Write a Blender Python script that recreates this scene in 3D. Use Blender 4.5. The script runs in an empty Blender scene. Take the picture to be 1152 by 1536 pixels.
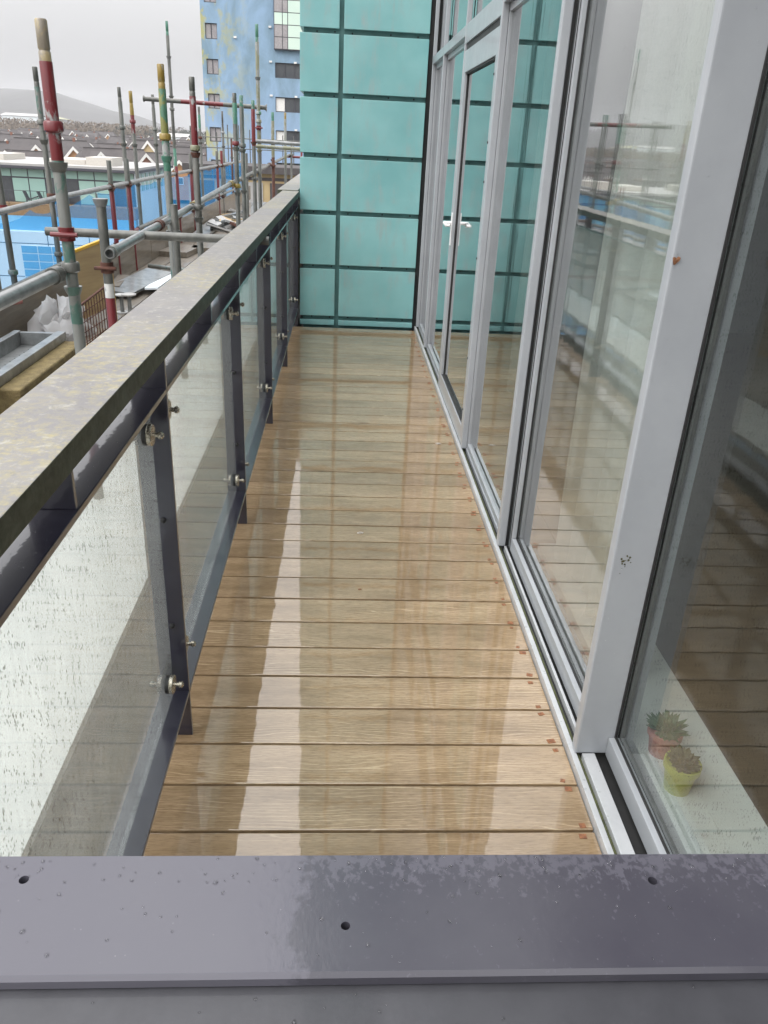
import bpy, bmesh, math, random
from mathutils import Vector, Matrix
S = bpy.context.scene
R = random.Random(7)
rad = math.radians

# ------------------------------------------------------------------ camera
CAMZ = 1.5
RIGHT = Vector((0.9979698623505338, -0.043991684258925974, 0.04605307325379822))
DOWN = Vector((0.02265128963887725, -0.43065543537685425, -0.9022321292539232))
FWD = Vector((0.05952371727095371, 0.9014436353407989, -0.4287846771816974))
cam = bpy.data.cameras.new('camera'); camo = bpy.data.objects.new('camera', cam)
S.collection.objects.link(camo)
m = Matrix((( RIGHT.x, -DOWN.x, -FWD.x), (RIGHT.y, -DOWN.y, -FWD.y), (RIGHT.z, -DOWN.z, -FWD.z)))
camo.matrix_world = Matrix.Translation((0, 0, CAMZ)) @ m.to_4x4()
cam.sensor_width = 36; cam.lens = 36 * 1168 / 1536; cam.clip_start = 0.02; cam.clip_end = 20000
S.camera = camo

# ------------------------------------------------------------------ world: overcast sky
SUN_EL, SUN_AZ = rad(45), rad(-125)
w = bpy.data.worlds.new('World'); S.world = w; w.use_nodes = True
nt = w.node_tree; nt.nodes.clear()
def N(t, typ, **kw):
    n = t.nodes.new(typ)
    for k, v in kw.items():
        if k in n.inputs.keys(): n.inputs[k].default_value = v
        else: setattr(n, k, v)
    return n
sky = N(nt, 'ShaderNodeTexSky', sky_type='NISHITA', sun_disc=False, sun_elevation=SUN_EL, sun_rotation=SUN_AZ)
sky.dust_density = 6; sky.air_density = 1.5
hsv = N(nt, 'ShaderNodeHueSaturation', Saturation=0.12)
nt.links.new(sky.outputs[0], hsv.inputs['Color'])
bg1 = N(nt, 'ShaderNodeBackground', Strength=0.05)
nt.links.new(hsv.outputs[0], bg1.inputs[0])
tc = N(nt, 'ShaderNodeTexCoord'); sx = N(nt, 'ShaderNodeSeparateXYZ')
nt.links.new(tc.outputs['Generated'], sx.inputs[0])
mr = N(nt, 'ShaderNodeMapRange'); mr.inputs['From Min'].default_value = 0; mr.inputs['From Max'].default_value = 1
mr.inputs['To Min'].default_value = 0.36; mr.inputs['To Max'].default_value = 3.9      # CIE overcast: zenith about three times the horizon
pwz = N(nt, 'ShaderNodeMath', operation='POWER', use_clamp=True); pwz.inputs[1].default_value = 1.2
mxz = N(nt, 'ShaderNodeMath', operation='MAXIMUM'); mxz.inputs[1].default_value = 0.0
nt.links.new(sx.outputs[2], mxz.inputs[0]); nt.links.new(mxz.outputs[0], pwz.inputs[0]); nt.links.new(pwz.outputs[0], mr.inputs[0])
cl = N(nt, 'ShaderNodeTexNoise', Scale=2.2, Detail=4.0)
nt.links.new(tc.outputs['Generated'], cl.inputs['Vector'])
cm = N(nt, 'ShaderNodeMapRange'); cm.inputs['To Min'].default_value = 0.93; cm.inputs['To Max'].default_value = 1.07
nt.links.new(cl.outputs[0], cm.inputs[0])
mu = N(nt, 'ShaderNodeMath', operation='MULTIPLY')
nt.links.new(mr.outputs[0], mu.inputs[0]); nt.links.new(cm.outputs[0], mu.inputs[1])
bg2 = N(nt, 'ShaderNodeBackground'); bg2.inputs[0].default_value = (0.985, 0.985, 1.0, 1)
nt.links.new(mu.outputs[0], bg2.inputs[1])
ad = N(nt, 'ShaderNodeAddShader'); wo = N(nt, 'ShaderNodeOutputWorld')
nt.links.new(bg1.outputs[0], ad.inputs[0]); nt.links.new(bg2.outputs[0], ad.inputs[1]); nt.links.new(ad.outputs[0], wo.inputs[0])

sl = bpy.data.lights.new('sun', 'SUN'); sl.energy = 1.0; sl.angle = rad(30); sl.color = (1.0, 0.98, 0.95)
so = bpy.data.objects.new('sun', sl); S.collection.objects.link(so)
dirv = Vector((math.sin(SUN_AZ) * math.cos(SUN_EL), math.cos(SUN_AZ) * math.cos(SUN_EL), math.sin(SUN_EL)))
so.rotation_euler = dirv.to_track_quat('Z', 'Y').to_euler()
S.view_settings.view_transform = 'Standard'; S.view_settings.look = 'None'
S.view_settings.exposure = 0.09; S.view_settings.gamma = 1.0
try: S.cycles.transparent_max_bounces = 16; S.cycles.max_bounces = 7; S.cycles.diffuse_bounces = 3; S.cycles.glossy_bounces = 4; S.cycles.volume_bounces = 0
except Exception: pass

# ------------------------------------------------------------------ materials
def newmat(name):
    m = bpy.data.materials.new(name); m.use_nodes = True
    t = m.node_tree; t.nodes.clear()
    return m, t, t.nodes.new('ShaderNodeOutputMaterial')
def L(t, a, b): t.links.new(a, b)
def coords(t, scale=(1, 1, 1), rnd=False):
    tc = t.nodes.new('ShaderNodeTexCoord'); mp = t.nodes.new('ShaderNodeMapping')
    L(t, tc.outputs['Object'], mp.inputs[0]); mp.inputs['Scale'].default_value = scale
    if rnd:
        oi = t.nodes.new('ShaderNodeObjectInfo'); ml = t.nodes.new('ShaderNodeMath'); ml.operation = 'MULTIPLY'; ml.inputs[1].default_value = 57.0
        L(t, oi.outputs['Random'], ml.inputs[0]); L(t, ml.outputs[0], mp.inputs['Location'])
    return mp.outputs[0]
def noise(t, vec, scale, detail=4, rough=.55, dist=0):
    n = t.nodes.new('ShaderNodeTexNoise'); n.inputs['Scale'].default_value = scale; n.inputs['Detail'].default_value = detail
    n.inputs['Roughness'].default_value = rough; n.inputs['Distortion'].default_value = dist
    L(t, vec, n.inputs['Vector']); return n.outputs[0]
def ramp(t, fac, stops):
    r = t.nodes.new('ShaderNodeValToRGB'); e = r.color_ramp.elements
    while len(e) < len(stops): e.new(0.5)
    for i, (p, c) in enumerate(stops):
        e[i].position = p; e[i].color = (c, c, c, 1) if isinstance(c, (int, float)) else (*c, 1)
    L(t, fac, r.inputs[0]); return r.outputs[0]
def mixc(t, fac, a, b, mode='MIX'):
    n = t.nodes.new('ShaderNodeMix'); n.data_type = 'RGBA'; n.blend_type = mode
    for s, v in ((n.inputs[0], fac), (n.inputs[6], a), (n.inputs[7], b)):
        if isinstance(v, (int, float)): s.default_value = v
        elif isinstance(v, tuple): s.default_value = (*v, 1)
        else: L(t, v, s)
    return n.outputs[2]
def bump(t, h, strength=.2, dist=.01):
    b = t.nodes.new('ShaderNodeBump'); b.inputs['Strength'].default_value = strength; b.inputs['Distance'].default_value = dist
    L(t, h, b.inputs['Height']); return b.outputs[0]
def principled(t, out, color, rough=.5, metal=0, coat=0, coat_rough=.05, normal=None, coat_normal=None, spec=.5):
    p = t.nodes.new('ShaderNodeBsdfPrincipled')
    for k, v in (('Base Color', color), ('Roughness', rough), ('Metallic', metal), ('Coat Weight', coat), ('Coat Roughness', coat_rough), ('Specular IOR Level', spec)):
        s = p.inputs[k]
        if isinstance(v, tuple): s.default_value = (*v, 1)
        elif isinstance(v, (int, float)): s.default_value = v
        else: L(t, v, s)
    if normal is not None: L(t, normal, p.inputs['Normal'])
    if coat_normal is not None: L(t, coat_normal, p.inputs['Coat Normal'])
    L(t, p.outputs[0], out.inputs[0]); return p
def plain(name, c1, c2=None, rough=.5, metal=0, coat=0, nscale=8, bstr=.1, bdist=.003, scale=(1, 1, 1), rnd=False, coat_rough=.08):
    m, t, o = newmat(name); v = coords(t, scale, rnd)
    if c2 is None: c2 = tuple(x * .8 for x in c1)
    n = noise(t, v, nscale, 6, .6)
    col = mixc(t, ramp(t, n, [(.3, 0.), (.7, 1.)]), c1, c2)
    rr = t.nodes.new('ShaderNodeMapRange'); rr.inputs['To Min'].default_value = max(.02, rough - .1); rr.inputs['To Max'].default_value = min(1, rough + .12)
    n2 = noise(t, v, nscale * 5, 3); L(t, n2, rr.inputs[0])
    principled(t, o, col, rr.outputs[0], metal, coat, coat_rough, bump(t, n2, bstr, bdist))
    return m
def worn(name, paint, base=(.33, .34, .33), cover=.5, rough=.45, metal=.0):
    m, t, o = newmat(name); v = coords(t, (1, 1, .5), True)
    n = noise(t, v, 14, 8, .65, .3)
    mask = ramp(t, n, [(cover - .02, 0.), (cover + .03, 1.)])
    n2 = noise(t, v, 60, 4)
    b = mixc(t, n2, base, tuple(x * .5 for x in base))
    p = mixc(t, n2, paint, tuple(x * .65 for x in paint))
    principled(t, o, mixc(t, mask, p, b), .42, metal, .35, .12, bump(t, n, .25, .002))
    return m
M = {}
M['galv'] = plain('galvanised_tube', (.145, .145, .13), (.06, .062, .056), .42, .25, .25, 18, .15, .002, (1, 1, .4), True)
M['galv_pale'] = plain('galvanised_bright', (.27, .275, .27), (.13, .135, .135), .33, .35, .3, 14, .12, .002, (1, 1, 1), True)
M['red'] = worn('worn_red_paint', (.15, .008, .012), cover=.64)
M['yellow'] = worn('worn_yellow_paint', (.28, .19, .03), cover=.62)
M['beige'] = worn('worn_beige_paint', (.40, .32, .17), (.30, .26, .2), .5)
M['green'] = worn('worn_green_paint', (.07, .21, .145), cover=.55)
M['yellowgreen'] = worn('worn_yellow_green_paint', (.22, .22, .06), (.08, .21, .13), .5)
M['patina'] = worn('galvanised_green_patina', (.17, .175, .16), (.07, .15, .12), .54)
M['olive'] = worn('olive_tube', (.20, .20, .12), (.28, .29, .27), .5)
M['smear'] = worn('white_smear', (.6, .6, .58), cover=.5)
M['rust'] = plain('rust', (.12, .045, .028), (.05, .022, .016), .8, 0, 0, 40, .5, .002)
M['rust_clip'] = plain('rusty_clip', (.33, .13, .05), (.11, .045, .025), .75, 0, .2, 90, .5, .002, rnd=True)
M['black'] = plain('black_rubber', (.012, .012, .012), (.02, .02, .02), .6)
M['alu'] = plain('grey_aluminium', (.345, .36, .38), (.30, .315, .335), .34, .0, .3, 5, .05, .001)
M['alu_bright'] = plain('bright_aluminium', (.50, .51, .52), (.40, .41, .42), .30, .1, .2, 9, .05, .001)
M['white_paint'] = plain('white_handle', (.75, .75, .74), (.7, .7, .7), .3)
M['steel'] = plain('stainless', (.55, .52, .46), (.4, .36, .28), .25, .9, 0, 60, .0, .0001)
M['moss'] = plain('mossy_groove', (.05, .055, .03), (.10, .11, .04), .9, 0, 0, 60, .6, .003)
M['ply'] = plain('plywood', (.40, .29, .15), (.29, .20, .105), .7, 0, .1, 3, .2, .002, (1, 1, 8))
M['ply_yellow'] = plain('yellow_board', (.66, .38, .03), (.50, .28, .03), .6)
M['insul'] = plain('mineral_wool', (.23, .175, .075), (.12, .09, .04), .95, 0, 0, 26, .8, .012)
M['board'] = plain('scaffold_board', (.20, .165, .125), (.115, .095, .075), .5, 0, .5, 5, .25, .003, (8, .6, 8), True)
M['toeboard'] = plain('toe_board', (.15, .12, .085), (.085, .07, .05), .6, 0, .3, 5, .25, .003, (8, .6, 8), True)
M['dark_gap'] = plain('dark_membrane', (.012, .014, .014), (.02, .02, .02), .7)
M['concrete'] = plain('concrete', (.26, .26, .25), (.17, .17, .165), .8, 0, .2, 3, .3, .005)
M['ledge'] = plain('mossy_ledge', (.035, .035, .018), (.02, .02, .012), .85, 0, .1, 9, .4, .004)
M['pale_sheet'] = plain('pale_wet_sheet', (.60, .615, .59), (.52, .535, .52), .45, 0, .6, 3, .25, .004)
M['slate'] = plain('roof_slate', (.058, .051, .052), (.08, .07, .068), .95, 0, 0, .6, .2, .02, rnd=True)
M['slate2'] = plain('roof_slate_brown', (.06, .054, .055), (.085, .076, .075), .95, 0, 0, .6, .2, .02, rnd=True)
M['brick_orange'] = plain('orange_brick', (.40, .22, .10), (.33, .17, .08), .85, 0, 0, 1.2, rnd=True)
M['brick_red'] = plain('red_brick', (.24, .10, .065), (.18, .08, .05), .85, 0, 0, 1.2, rnd=True)
M['brick_buff'] = plain('buff_brick', (.45, .35, .19), (.38, .28, .15), .85, 0, 0, 1.2, rnd=True)
M['bwhite'] = plain('white_trim', (.75, .74, .71), (.65, .64, .62), .6)
M['dark_win'] = plain('dark_window_glass', (.05, .055, .065), (.09, .095, .10), .12, 0, 0, .6, .0, .0)
M['blind_win'] = plain('window_with_blind', (.36, .34, .34), (.27, .25, .26), .25, 0, .3, 1.5, 0, 0)
M['win_frame'] = plain('dark_window_frame', (.06, .06, .075), (.05, .05, .06), .5)
M['mint'] = plain('mint_panel', (.30, .46, .41), (.25, .40, .36), .35, 0, .2, .4)
M['mint_pale'] = plain('pale_mint_panel', (.60, .72, .62), (.52, .66, .58), .35, 0, .3, .4)
M['clad_white'] = plain('white_cladding', (.72, .76, .78), (.64, .69, .72), .45, 0, .2, .15)
M['blue_glass'] = plain('blue_glazing', (.10, .30, .52), (.16, .38, .58), .15, 0, .3, .5)
M['terrace'] = plain('brown_terrace', (.22, .145, .075), (.16, .10, .05), .8)
M['roofwhite'] = plain('pale_roof', (.40, .39, .375), (.30, .29, .28), .6, 0, .2, .3)
M['box_beige'] = plain('beige_plant_box', (.52, .49, .44), (.45, .42, .38), .6)
M['ground'] = plain('far_ground', (.12, .11, .085), (.085, .085, .07), .9, 0, 0, .02, .1, .1)
M['asphalt'] = plain('wet_asphalt', (.06, .06, .06), (.045, .045, .047), .4, 0, .3, .6)
M['wood_twig'] = plain('bare_trees', (.14, .105, .075), (.09, .07, .05), .9, 0, 0, .05)
M['conifer'] = plain('conifers', (.035, .045, .035), (.05, .055, .045), .9, 0, 0, .05)
M['hill'] = plain('moorland', (.06, .058, .058), (.042, .042, .04), .95, 0, 0, .004, .1, .1)
M['field'] = plain('pale_field', (.30, .28, .17), (.25, .25, .14), .95, 0, 0, .01)
M['leaf'] = plain('succulent_leaf', (.02, .085, .03), (.05, .11, .03), .5)
M['leaf_brown'] = plain('olive_leaf', (.075, .065, .018), (.05, .05, .016), .6)
M['pot_pink'] = plain('pink_pot', (.42, .17, .15), (.36, .15, .13), .5)
M['pot_yellow'] = plain('yellow_green_pot', (.38, .40, .07), (.32, .34, .06), .4)
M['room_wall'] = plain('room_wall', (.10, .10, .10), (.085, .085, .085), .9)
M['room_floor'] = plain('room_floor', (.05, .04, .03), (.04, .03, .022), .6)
M['dead_leaf'] = plain('dead_leaf', (.25, .11, .05), (.16, .07, .03), .7, 0, 0, 200)
M['pebble'] = plain('pale_debris', (.45, .42, .38), (.25, .2, .15), .8, 0, 0, 100)

def make_deck():
    m, t, o = newmat('oak_deck')
    v = coords(t, (1, 1, 1), True)
    mp = t.nodes.new('ShaderNodeMapping'); mp.inputs['Scale'].default_value = (3.0, 16, 16); L(t, v, mp.inputs[0])
    mp2 = t.nodes.new('ShaderNodeMapping'); mp2.inputs['Scale'].default_value = (38, 380, 380); L(t, v, mp2.inputs[0])
    n = noise(t, mp.outputs[0], 1.0, 5, .6, .6)
    fine = noise(t, mp2.outputs[0], 1.0, 4, .65, .3)
    wv = t.nodes.new('ShaderNodeTexWave'); wv.wave_type = 'BANDS'; wv.bands_direction = 'Y'
    mp3 = t.nodes.new('ShaderNodeMapping'); mp3.inputs['Scale'].default_value = (1.6, 12, 12); L(t, v, mp3.inputs[0])
    wv.inputs['Scale'].default_value = 2.6; wv.inputs['Distortion'].default_value = 22.0; wv.inputs['Detail'].default_value = 2; wv.inputs['Detail Scale'].default_value = .55
    L(t, mp3.outputs[0], wv.inputs['Vector'])
    c = mixc(t, ramp(t, n, [(.28, 0.), (.72, 1.)]), (.228, .155, .084), (.40, .292, .178))
    vein = ramp(t, wv.outputs[0], [(.0, 1.), (.12, 0.)])
    big = noise(t, mp3.outputs[0], .5, 2)
    vm = t.nodes.new('ShaderNodeMath'); vm.operation = 'MULTIPLY'; L(t, vein, vm.inputs[0]); L(t, ramp(t, big, [(.46, 0.), (.62, .75)]), vm.inputs[1])
    c = mixc(t, vm.outputs[0], c, (.54, .42, .27))
    c = mixc(t, ramp(t, fine, [(.36, .5), (.54, 0.)]), c, (.14, .082, .038))
    vk = t.nodes.new('ShaderNodeTexVoronoi'); vk.inputs['Scale'].default_value = 1.0
    mpk = t.nodes.new('ShaderNodeMapping'); mpk.inputs['Scale'].default_value = (2.0, 5.0, 5); L(t, v, mpk.inputs[0]); L(t, mpk.outputs[0], vk.inputs['Vector'])
    c = mixc(t, ramp(t, vk.outputs['Distance'], [(.03, .6), (.09, 0.)]), c, (.17, .10, .05))
    oi = t.nodes.new('ShaderNodeObjectInfo')
    tone = ramp(t, oi.outputs['Random'], [(0., (.80, .79, .78)), (1., (1.10, 1.09, 1.07))])
    c = mixc(t, 1.0, c, tone, 'MULTIPLY')
    damp = noise(t, coords(t, (1, 2.2, 1), True), 2.6, 5, .6)
    c = mixc(t, ramp(t, damp, [(.50, 0.), (.68, .38)]), c, (.15, .098, .052))
    b1 = bump(t, fine, .12, .0015)
    wet = noise(t, coords(t, (1, 1, 1), True), 7, 3, .5)
    rip = noise(t, coords(t, (1, 1, 1), True), 30, 2, .5)
    b2 = bump(t, wet, .10, .004)
    bb = t.nodes.new('ShaderNodeBump'); bb.inputs['Strength'].default_value = .05; bb.inputs['Distance'].default_value = .001; L(t, rip, bb.inputs['Height']); L(t, b2, bb.inputs['Normal'])
    principled(t, o, c, .6, 0, 1.0, .025, b1, bb.outputs[0], spec=.12)
    p = [x for x in t.nodes if x.type == 'BSDF_PRINCIPLED'][0]; p.inputs['Coat IOR'].default_value = 1.74
    return m
M['deck'] = make_deck()

def make_teal(name, c1, c2):
    m, t, o = newmat(name); v = coords(t, (1, 1, 1), True)
    mp = t.nodes.new('ShaderNodeMapping'); mp.inputs['Scale'].default_value = (9, 9, 1.3); L(t, v, mp.inputs[0])
    big = noise(t, v, 3.0, 3, .5); st = noise(t, mp.outputs[0], 1.6, 7, .7, .3); fine = noise(t, v, 120, 3)
    c = mixc(t, ramp(t, big, [(.3, 0.), (.7, 1.)]), c1, c2)
    patch = ramp(t, noise(t, v, 5.5, 3, .55), [(.44, 0.), (.64, 1.)])
    mm = t.nodes.new('ShaderNodeMath'); mm.operation = 'MULTIPLY'; L(t, patch, mm.inputs[0]); L(t, ramp(t, st, [(.46, 0.), (.62, .85)]), mm.inputs[1])
    c = mixc(t, mm.outputs[0], c, (.28, .385, .38))
    c = mixc(t, ramp(t, fine, [(.62, 0.), (.75, .25)]), c, (.12, .22, .21))
    principled(t, o, c, .34, .0, .25, .15, bump(t, fine, .05, .001)); return m
M['teal'] = make_teal('teal_cladding', (.175, .405, .41), (.245, .49, .49))
M['teal_groove'] = plain('teal_groove', (.115, .25, .245), (.08, .18, .175), .6)

def make_slate_paint(name, c1, c2, coat=.9):
    m, t, o = newmat(name); v = coords(t)
    n = noise(t, v, 9, 5, .6); f = noise(t, v, 160, 3, .6); drops = noise(t, v, 55, 2, .5)
    c = mixc(t, ramp(t, n, [(.35, 0.), (.65, 1.)]), c1, c2)
    principled(t, o, c, .28, 0, coat, .03, bump(t, f, .04, .001), bump(t, drops, .12, .002)); return m
M['navy'] = make_slate_paint('slate_blue_paint', (.026, .025, .040), (.021, .020, .032))
def make_cap():
    m, t, o = newmat('lichen_cap'); v = coords(t)
    n = noise(t, v, 5, 6, .6); s = noise(t, v, 38, 7, .72, .4); f = noise(t, v, 190, 3)
    c = mixc(t, ramp(t, n, [(.3, 0.), (.7, 1.)]), (.17, .162, .165), (.225, .213, .20))
    y = noise(t, v, 48, 8, .78, .3)
    zone = ramp(t, noise(t, v, 2.2, 2), [(.35, 0.), (.6, 1.)])
    mm = t.nodes.new('ShaderNodeMath'); mm.operation = 'MULTIPLY'; L(t, ramp(t, y, [(.46, 0.), (.63, .75)]), mm.inputs[0]); L(t, zone, mm.inputs[1])
    c = mixc(t, mm.outputs[0], c, (.33, .29, .14))
    c = mixc(t, ramp(t, s, [(.55, 0.), (.68, .7)]), c, (.36, .35, .30))
    c = mixc(t, ramp(t, s, [(.30, .45), (.42, 0.)]), c, (.08, .08, .072))
    # green algae on the vertical edges (where water runs off)
    g = t.nodes.new('ShaderNodeNewGeometry'); sp = t.nodes.new('ShaderNodeSeparateXYZ'); L(t, g.outputs['True Normal'], sp.inputs[0])
    up = ramp(t, sp.outputs[2], [(.45, 1.), (.8, 0.)])
    alg = mixc(t, ramp(t, s, [(.35, 0.), (.65, 1.)]), (.028, .032, .016), (.075, .085, .055))
    c = mixc(t, up, c, alg)
    principled(t, o, c, .6, 0, .12, .2, bump(t, s, .4, .003), spec=.3); return m
M['cap'] = make_cap()
def make_front():
    m, t, o = newmat('wet_grey_rail'); v = coords(t)
    mp = t.nodes.new('ShaderNodeMapping'); mp.inputs['Scale'].default_value = (1, 1, 1); L(t, v, mp.inputs[0])
    sp = t.nodes.new('ShaderNodeSeparateXYZ'); L(t, v, sp.inputs[0])
    n = noise(t, v, 110, 4, .62, .4)
    mpx = t.nodes.new('ShaderNodeMapping'); mpx.inputs['Scale'].default_value = (1, .8, 1); L(t, v, mpx.inputs[0])
    n2 = noise(t, mpx.outputs[0], 210, 5, .6, .3)
    # the pool of smooth water lies on the right, droplets remain along the far edge
    side = t.nodes.new('ShaderNodeMapRange'); side.inputs['From Min'].default_value = -.06; side.inputs['From Max'].default_value = .02; L(t, sp.outputs[0], side.inputs[0])
    wob = t.nodes.new('ShaderNodeMath'); wob.operation = 'MULTIPLY_ADD'; wob.inputs[1].default_value = .9; L(t, noise(t, v, 50, 4, .6), wob.inputs[0]); wob.inputs[2].default_value = -.45
    sm = t.nodes.new('ShaderNodeMath'); sm.operation = 'ADD'; L(t, side.outputs[0], sm.inputs[0]); L(t, wob.outputs[0], sm.inputs[1])
    pool = ramp(t, sm.outputs[0], [(.45, 0.), (.55, 1.)])
    edge = t.nodes.new('ShaderNodeMapRange'); edge.inputs['From Min'].default_value = .345; edge.inputs['From Max'].default_value = .385; L(t, sp.outputs[1], edge.inputs[0])
    ea = t.nodes.new('ShaderNodeMath'); ea.operation = 'MULTIPLY_ADD'; ea.inputs[1].default_value = .22; L(t, edge.outputs[0], ea.inputs[0]); L(t, n2, ea.inputs[2])
    dro = ramp(t, ea.outputs[0], [(.64, 0.), (.72, .8)])
    pm = t.nodes.new('ShaderNodeMath'); pm.operation = 'SUBTRACT'; pm.use_clamp = True; L(t, pool, pm.inputs[0]); L(t, dro, pm.inputs[1])
    c = mixc(t, pm.outputs[0], (.080, .077, .096), (.043, .041, .053))
    c = mixc(t, ramp(t, noise(t, v, 9, 4), [(.35, .25), (.7, 0.)]), c, (.10, .10, .11))
    spk = t.nodes.new('ShaderNodeTexVoronoi'); spk.inputs['Scale'].default_value = 90; L(t, v, spk.inputs['Vector'])
    c = mixc(t, ramp(t, spk.outputs['Distance'], [(.02, .3), (.06, 0.)]), c, (.3, .3, .32))  # pale specks painted into the colour as highlights of water drops
    rgh = mixc(t, pm.outputs[0], (.5, .5, .5), (.3, .3, .3))
    principled(t, o, c, rgh, 0, .5, .10, bump(t, n, .05, .001), bump(t, n2, .10, .0015), spec=.3); return m
M['front'] = make_front()
M['front_low'] = plain('wet_grey_rail_lower', (.04, .04, .046), (.03, .03, .035), .5, 0, .2, 30, .1, .001)

def glass_mat(name, tint, film, film_col, drops, ripple, refl=1.0, streaks=0.0, zs=4.0):
    """thin wet pane: clear transmission + Fresnel reflection + a thin film of drops"""
    m, t, o = newmat(name); v = coords(t)
    tr = t.nodes.new('ShaderNodeBsdfTransparent'); tr.inputs[0].default_value = (*tint, 1)
    tl = t.nodes.new('ShaderNodeBsdfTranslucent'); tl.inputs[0].default_value = (*film_col, 1)
    df = t.nodes.new('ShaderNodeBsdfDiffuse'); df.inputs[0].default_value = (*film_col, 1)
    fm = t.nodes.new('ShaderNodeMixShader'); fm.inputs[0].default_value = .5; L(t, tl.outputs[0], fm.inputs[1]); L(t, df.outputs[0], fm.inputs[2])
    mp = t.nodes.new('ShaderNodeMapping'); mp.inputs['Scale'].default_value = (1, 42 if zs > 1 else 26, zs); L(t, v, mp.inputs[0])
    st = noise(t, mp.outputs[0], 1.0, 5, .65)
    fac = t.nodes.new('ShaderNodeMapRange'); fac.inputs['To Min'].default_value = film * (1 - streaks); fac.inputs['To Max'].default_value = film * (1 + streaks); L(t, st, fac.inputs[0])
    a = t.nodes.new('ShaderNodeMixShader'); L(t, fac.outputs[0], a.inputs[0]); L(t, tr.outputs[0], a.inputs[1]); L(t, fm.outputs[0], a.inputs[2])
    if drops > 0:
        vo = t.nodes.new('ShaderNodeTexVoronoi'); vo.inputs['Scale'].default_value = 1; vo.inputs['Randomness'].default_value = 1
        m2 = t.nodes.new('ShaderNodeMapping'); m2.inputs['Scale'].default_value = (1, 225, 130); L(t, v, m2.inputs[0]); L(t, m2.outputs[0], vo.inputs['Vector'])
        sz = noise(t, m2.outputs[0], .35, 2)
        df2 = t.nodes.new('ShaderNodeMath'); df2.operation = 'SUBTRACT'; L(t, ramp(t, sz, [(.44, 0.), (.66, .48)]), df2.inputs[0]); L(t, vo.outputs['Distance'], df2.inputs[1])
        dm = ramp(t, df2.outputs[0], [(.0, 0.), (.08, drops)])
        dk = t.nodes.new('ShaderNodeBsdfTransparent'); dk.inputs[0].default_value = (.30, .32, .31, 1)
        b = t.nodes.new('ShaderNodeMixShader'); L(t, dm, b.inputs[0]); L(t, a.outputs[0], b.inputs[1]); L(t, dk.outputs[0], b.inputs[2]); a = b
    gl = t.nodes.new('ShaderNodeBsdfGlossy'); gl.inputs['Roughness'].default_value = .015
    mpr = t.nodes.new('ShaderNodeMapping'); mpr.inputs['Scale'].default_value = (1, 14, 1.2); L(t, v, mpr.inputs[0])
    rp = bump(t, noise(t, mpr.outputs[0], 1.6, 4, .5), ripple, .004)
    L(t, rp, gl.inputs['Normal'])
    lw = t.nodes.new('ShaderNodeLayerWeight'); lw.inputs[0].default_value = .5     # Schlick's law from the facing angle
    pw5 = t.nodes.new('ShaderNodeMath'); pw5.operation = 'POWER'; pw5.inputs[1].default_value = 5.0; L(t, lw.outputs['Facing'], pw5.inputs[0])
    fr = t.nodes.new('ShaderNodeMath'); fr.operation = 'MULTIPLY_ADD'; fr.inputs[1].default_value = .955 * refl; fr.inputs[2].default_value = .05; L(t, pw5.outputs[0], fr.inputs[0])
    fx = t.nodes.new('ShaderNodeMath'); fx.operation = 'MULTIPLY'; fx.use_clamp = True; fx.inputs[1].default_value = 1.0; L(t, fr.outputs[0], fx.inputs[0])
    z = t.nodes.new('ShaderNodeMixShader'); L(t, fx.outputs[0], z.inputs[0]); L(t, a.outputs[0], z.inputs[1]); L(t, gl.outputs[0], z.inputs[2])
    L(t, z.outputs[0], o.inputs[0]); return m
M['glass'] = glass_mat('wet_balustrade_glass', (.92, .945, .935), .20, (.82, .84, .82), .85, .05, 1.0, .6)
M['window'] = glass_mat('window_glass', (.90, .935, .92), .012, (.6, .65, .62), 0, .05, 2.2)
M['window_wet'] = glass_mat('wet_window_glass', (.91, .94, .93), .05, (.7, .73, .70), .3, .045, 2.5, .95, .5)
M['window_near'] = glass_mat('near_window_glass', (.92, .95, .94), .010, (.7, .73, .70), .35, .045, 1.3, .8)
def make_net():
    m, t, o = newmat('blue_debris_net'); v = coords(t)
    tr = t.nodes.new('ShaderNodeBsdfTransparent'); tr.inputs[0].default_value = (.78, .92, 1.0, 1)
    tl = t.nodes.new('ShaderNodeBsdfTranslucent'); df = t.nodes.new('ShaderNodeBsdfDiffuse')
    n = noise(t, v, 1.3, 4); c = mixc(t, n, (.02, .24, .62), (.05, .36, .74))
    L(t, c, tl.inputs[0]); L(t, c, df.inputs[0])
    a = t.nodes.new('ShaderNodeMixShader'); a.inputs[0].default_value = .5; L(t, tl.outputs[0], a.inputs[1]); L(t, df.outputs[0], a.inputs[2])
    b = t.nodes.new('ShaderNodeMixShader'); b.inputs[0].default_value = .40; L(t, tr.outputs[0], b.inputs[1]); L(t, a.outputs[0], b.inputs[2])
    L(t, b.outputs[0], o.inputs[0]); return m
M['net'] = make_net()
def make_sheer(name, col, fac):
    m, t, o = newmat(name)
    tr = t.nodes.new('ShaderNodeBsdfTransparent'); tl = t.nodes.new('ShaderNodeBsdfTranslucent'); df = t.nodes.new('ShaderNodeBsdfDiffuse')
    tl.inputs[0].default_value = (*col, 1); df.inputs[0].default_value = (*col, 1)
    a = t.nodes.new('ShaderNodeMixShader'); a.inputs[0].default_value = .5; L(t, tl.outputs[0], a.inputs[1]); L(t, df.outputs[0], a.inputs[2])
    b = t.nodes.new('ShaderNodeMixShader'); b.inputs[0].default_value = fac; L(t, tr.outputs[0], b.inputs[1]); L(t, a.outputs[0], b.inputs[2])
    L(t, b.outputs[0], o.inputs[0]); return m
M['sheer'] = make_sheer('sheer_curtain', (.90, .90, .85), .90)
M['poly'] = make_sheer('clear_polythene', (.62, .61, .61), .75)
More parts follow.
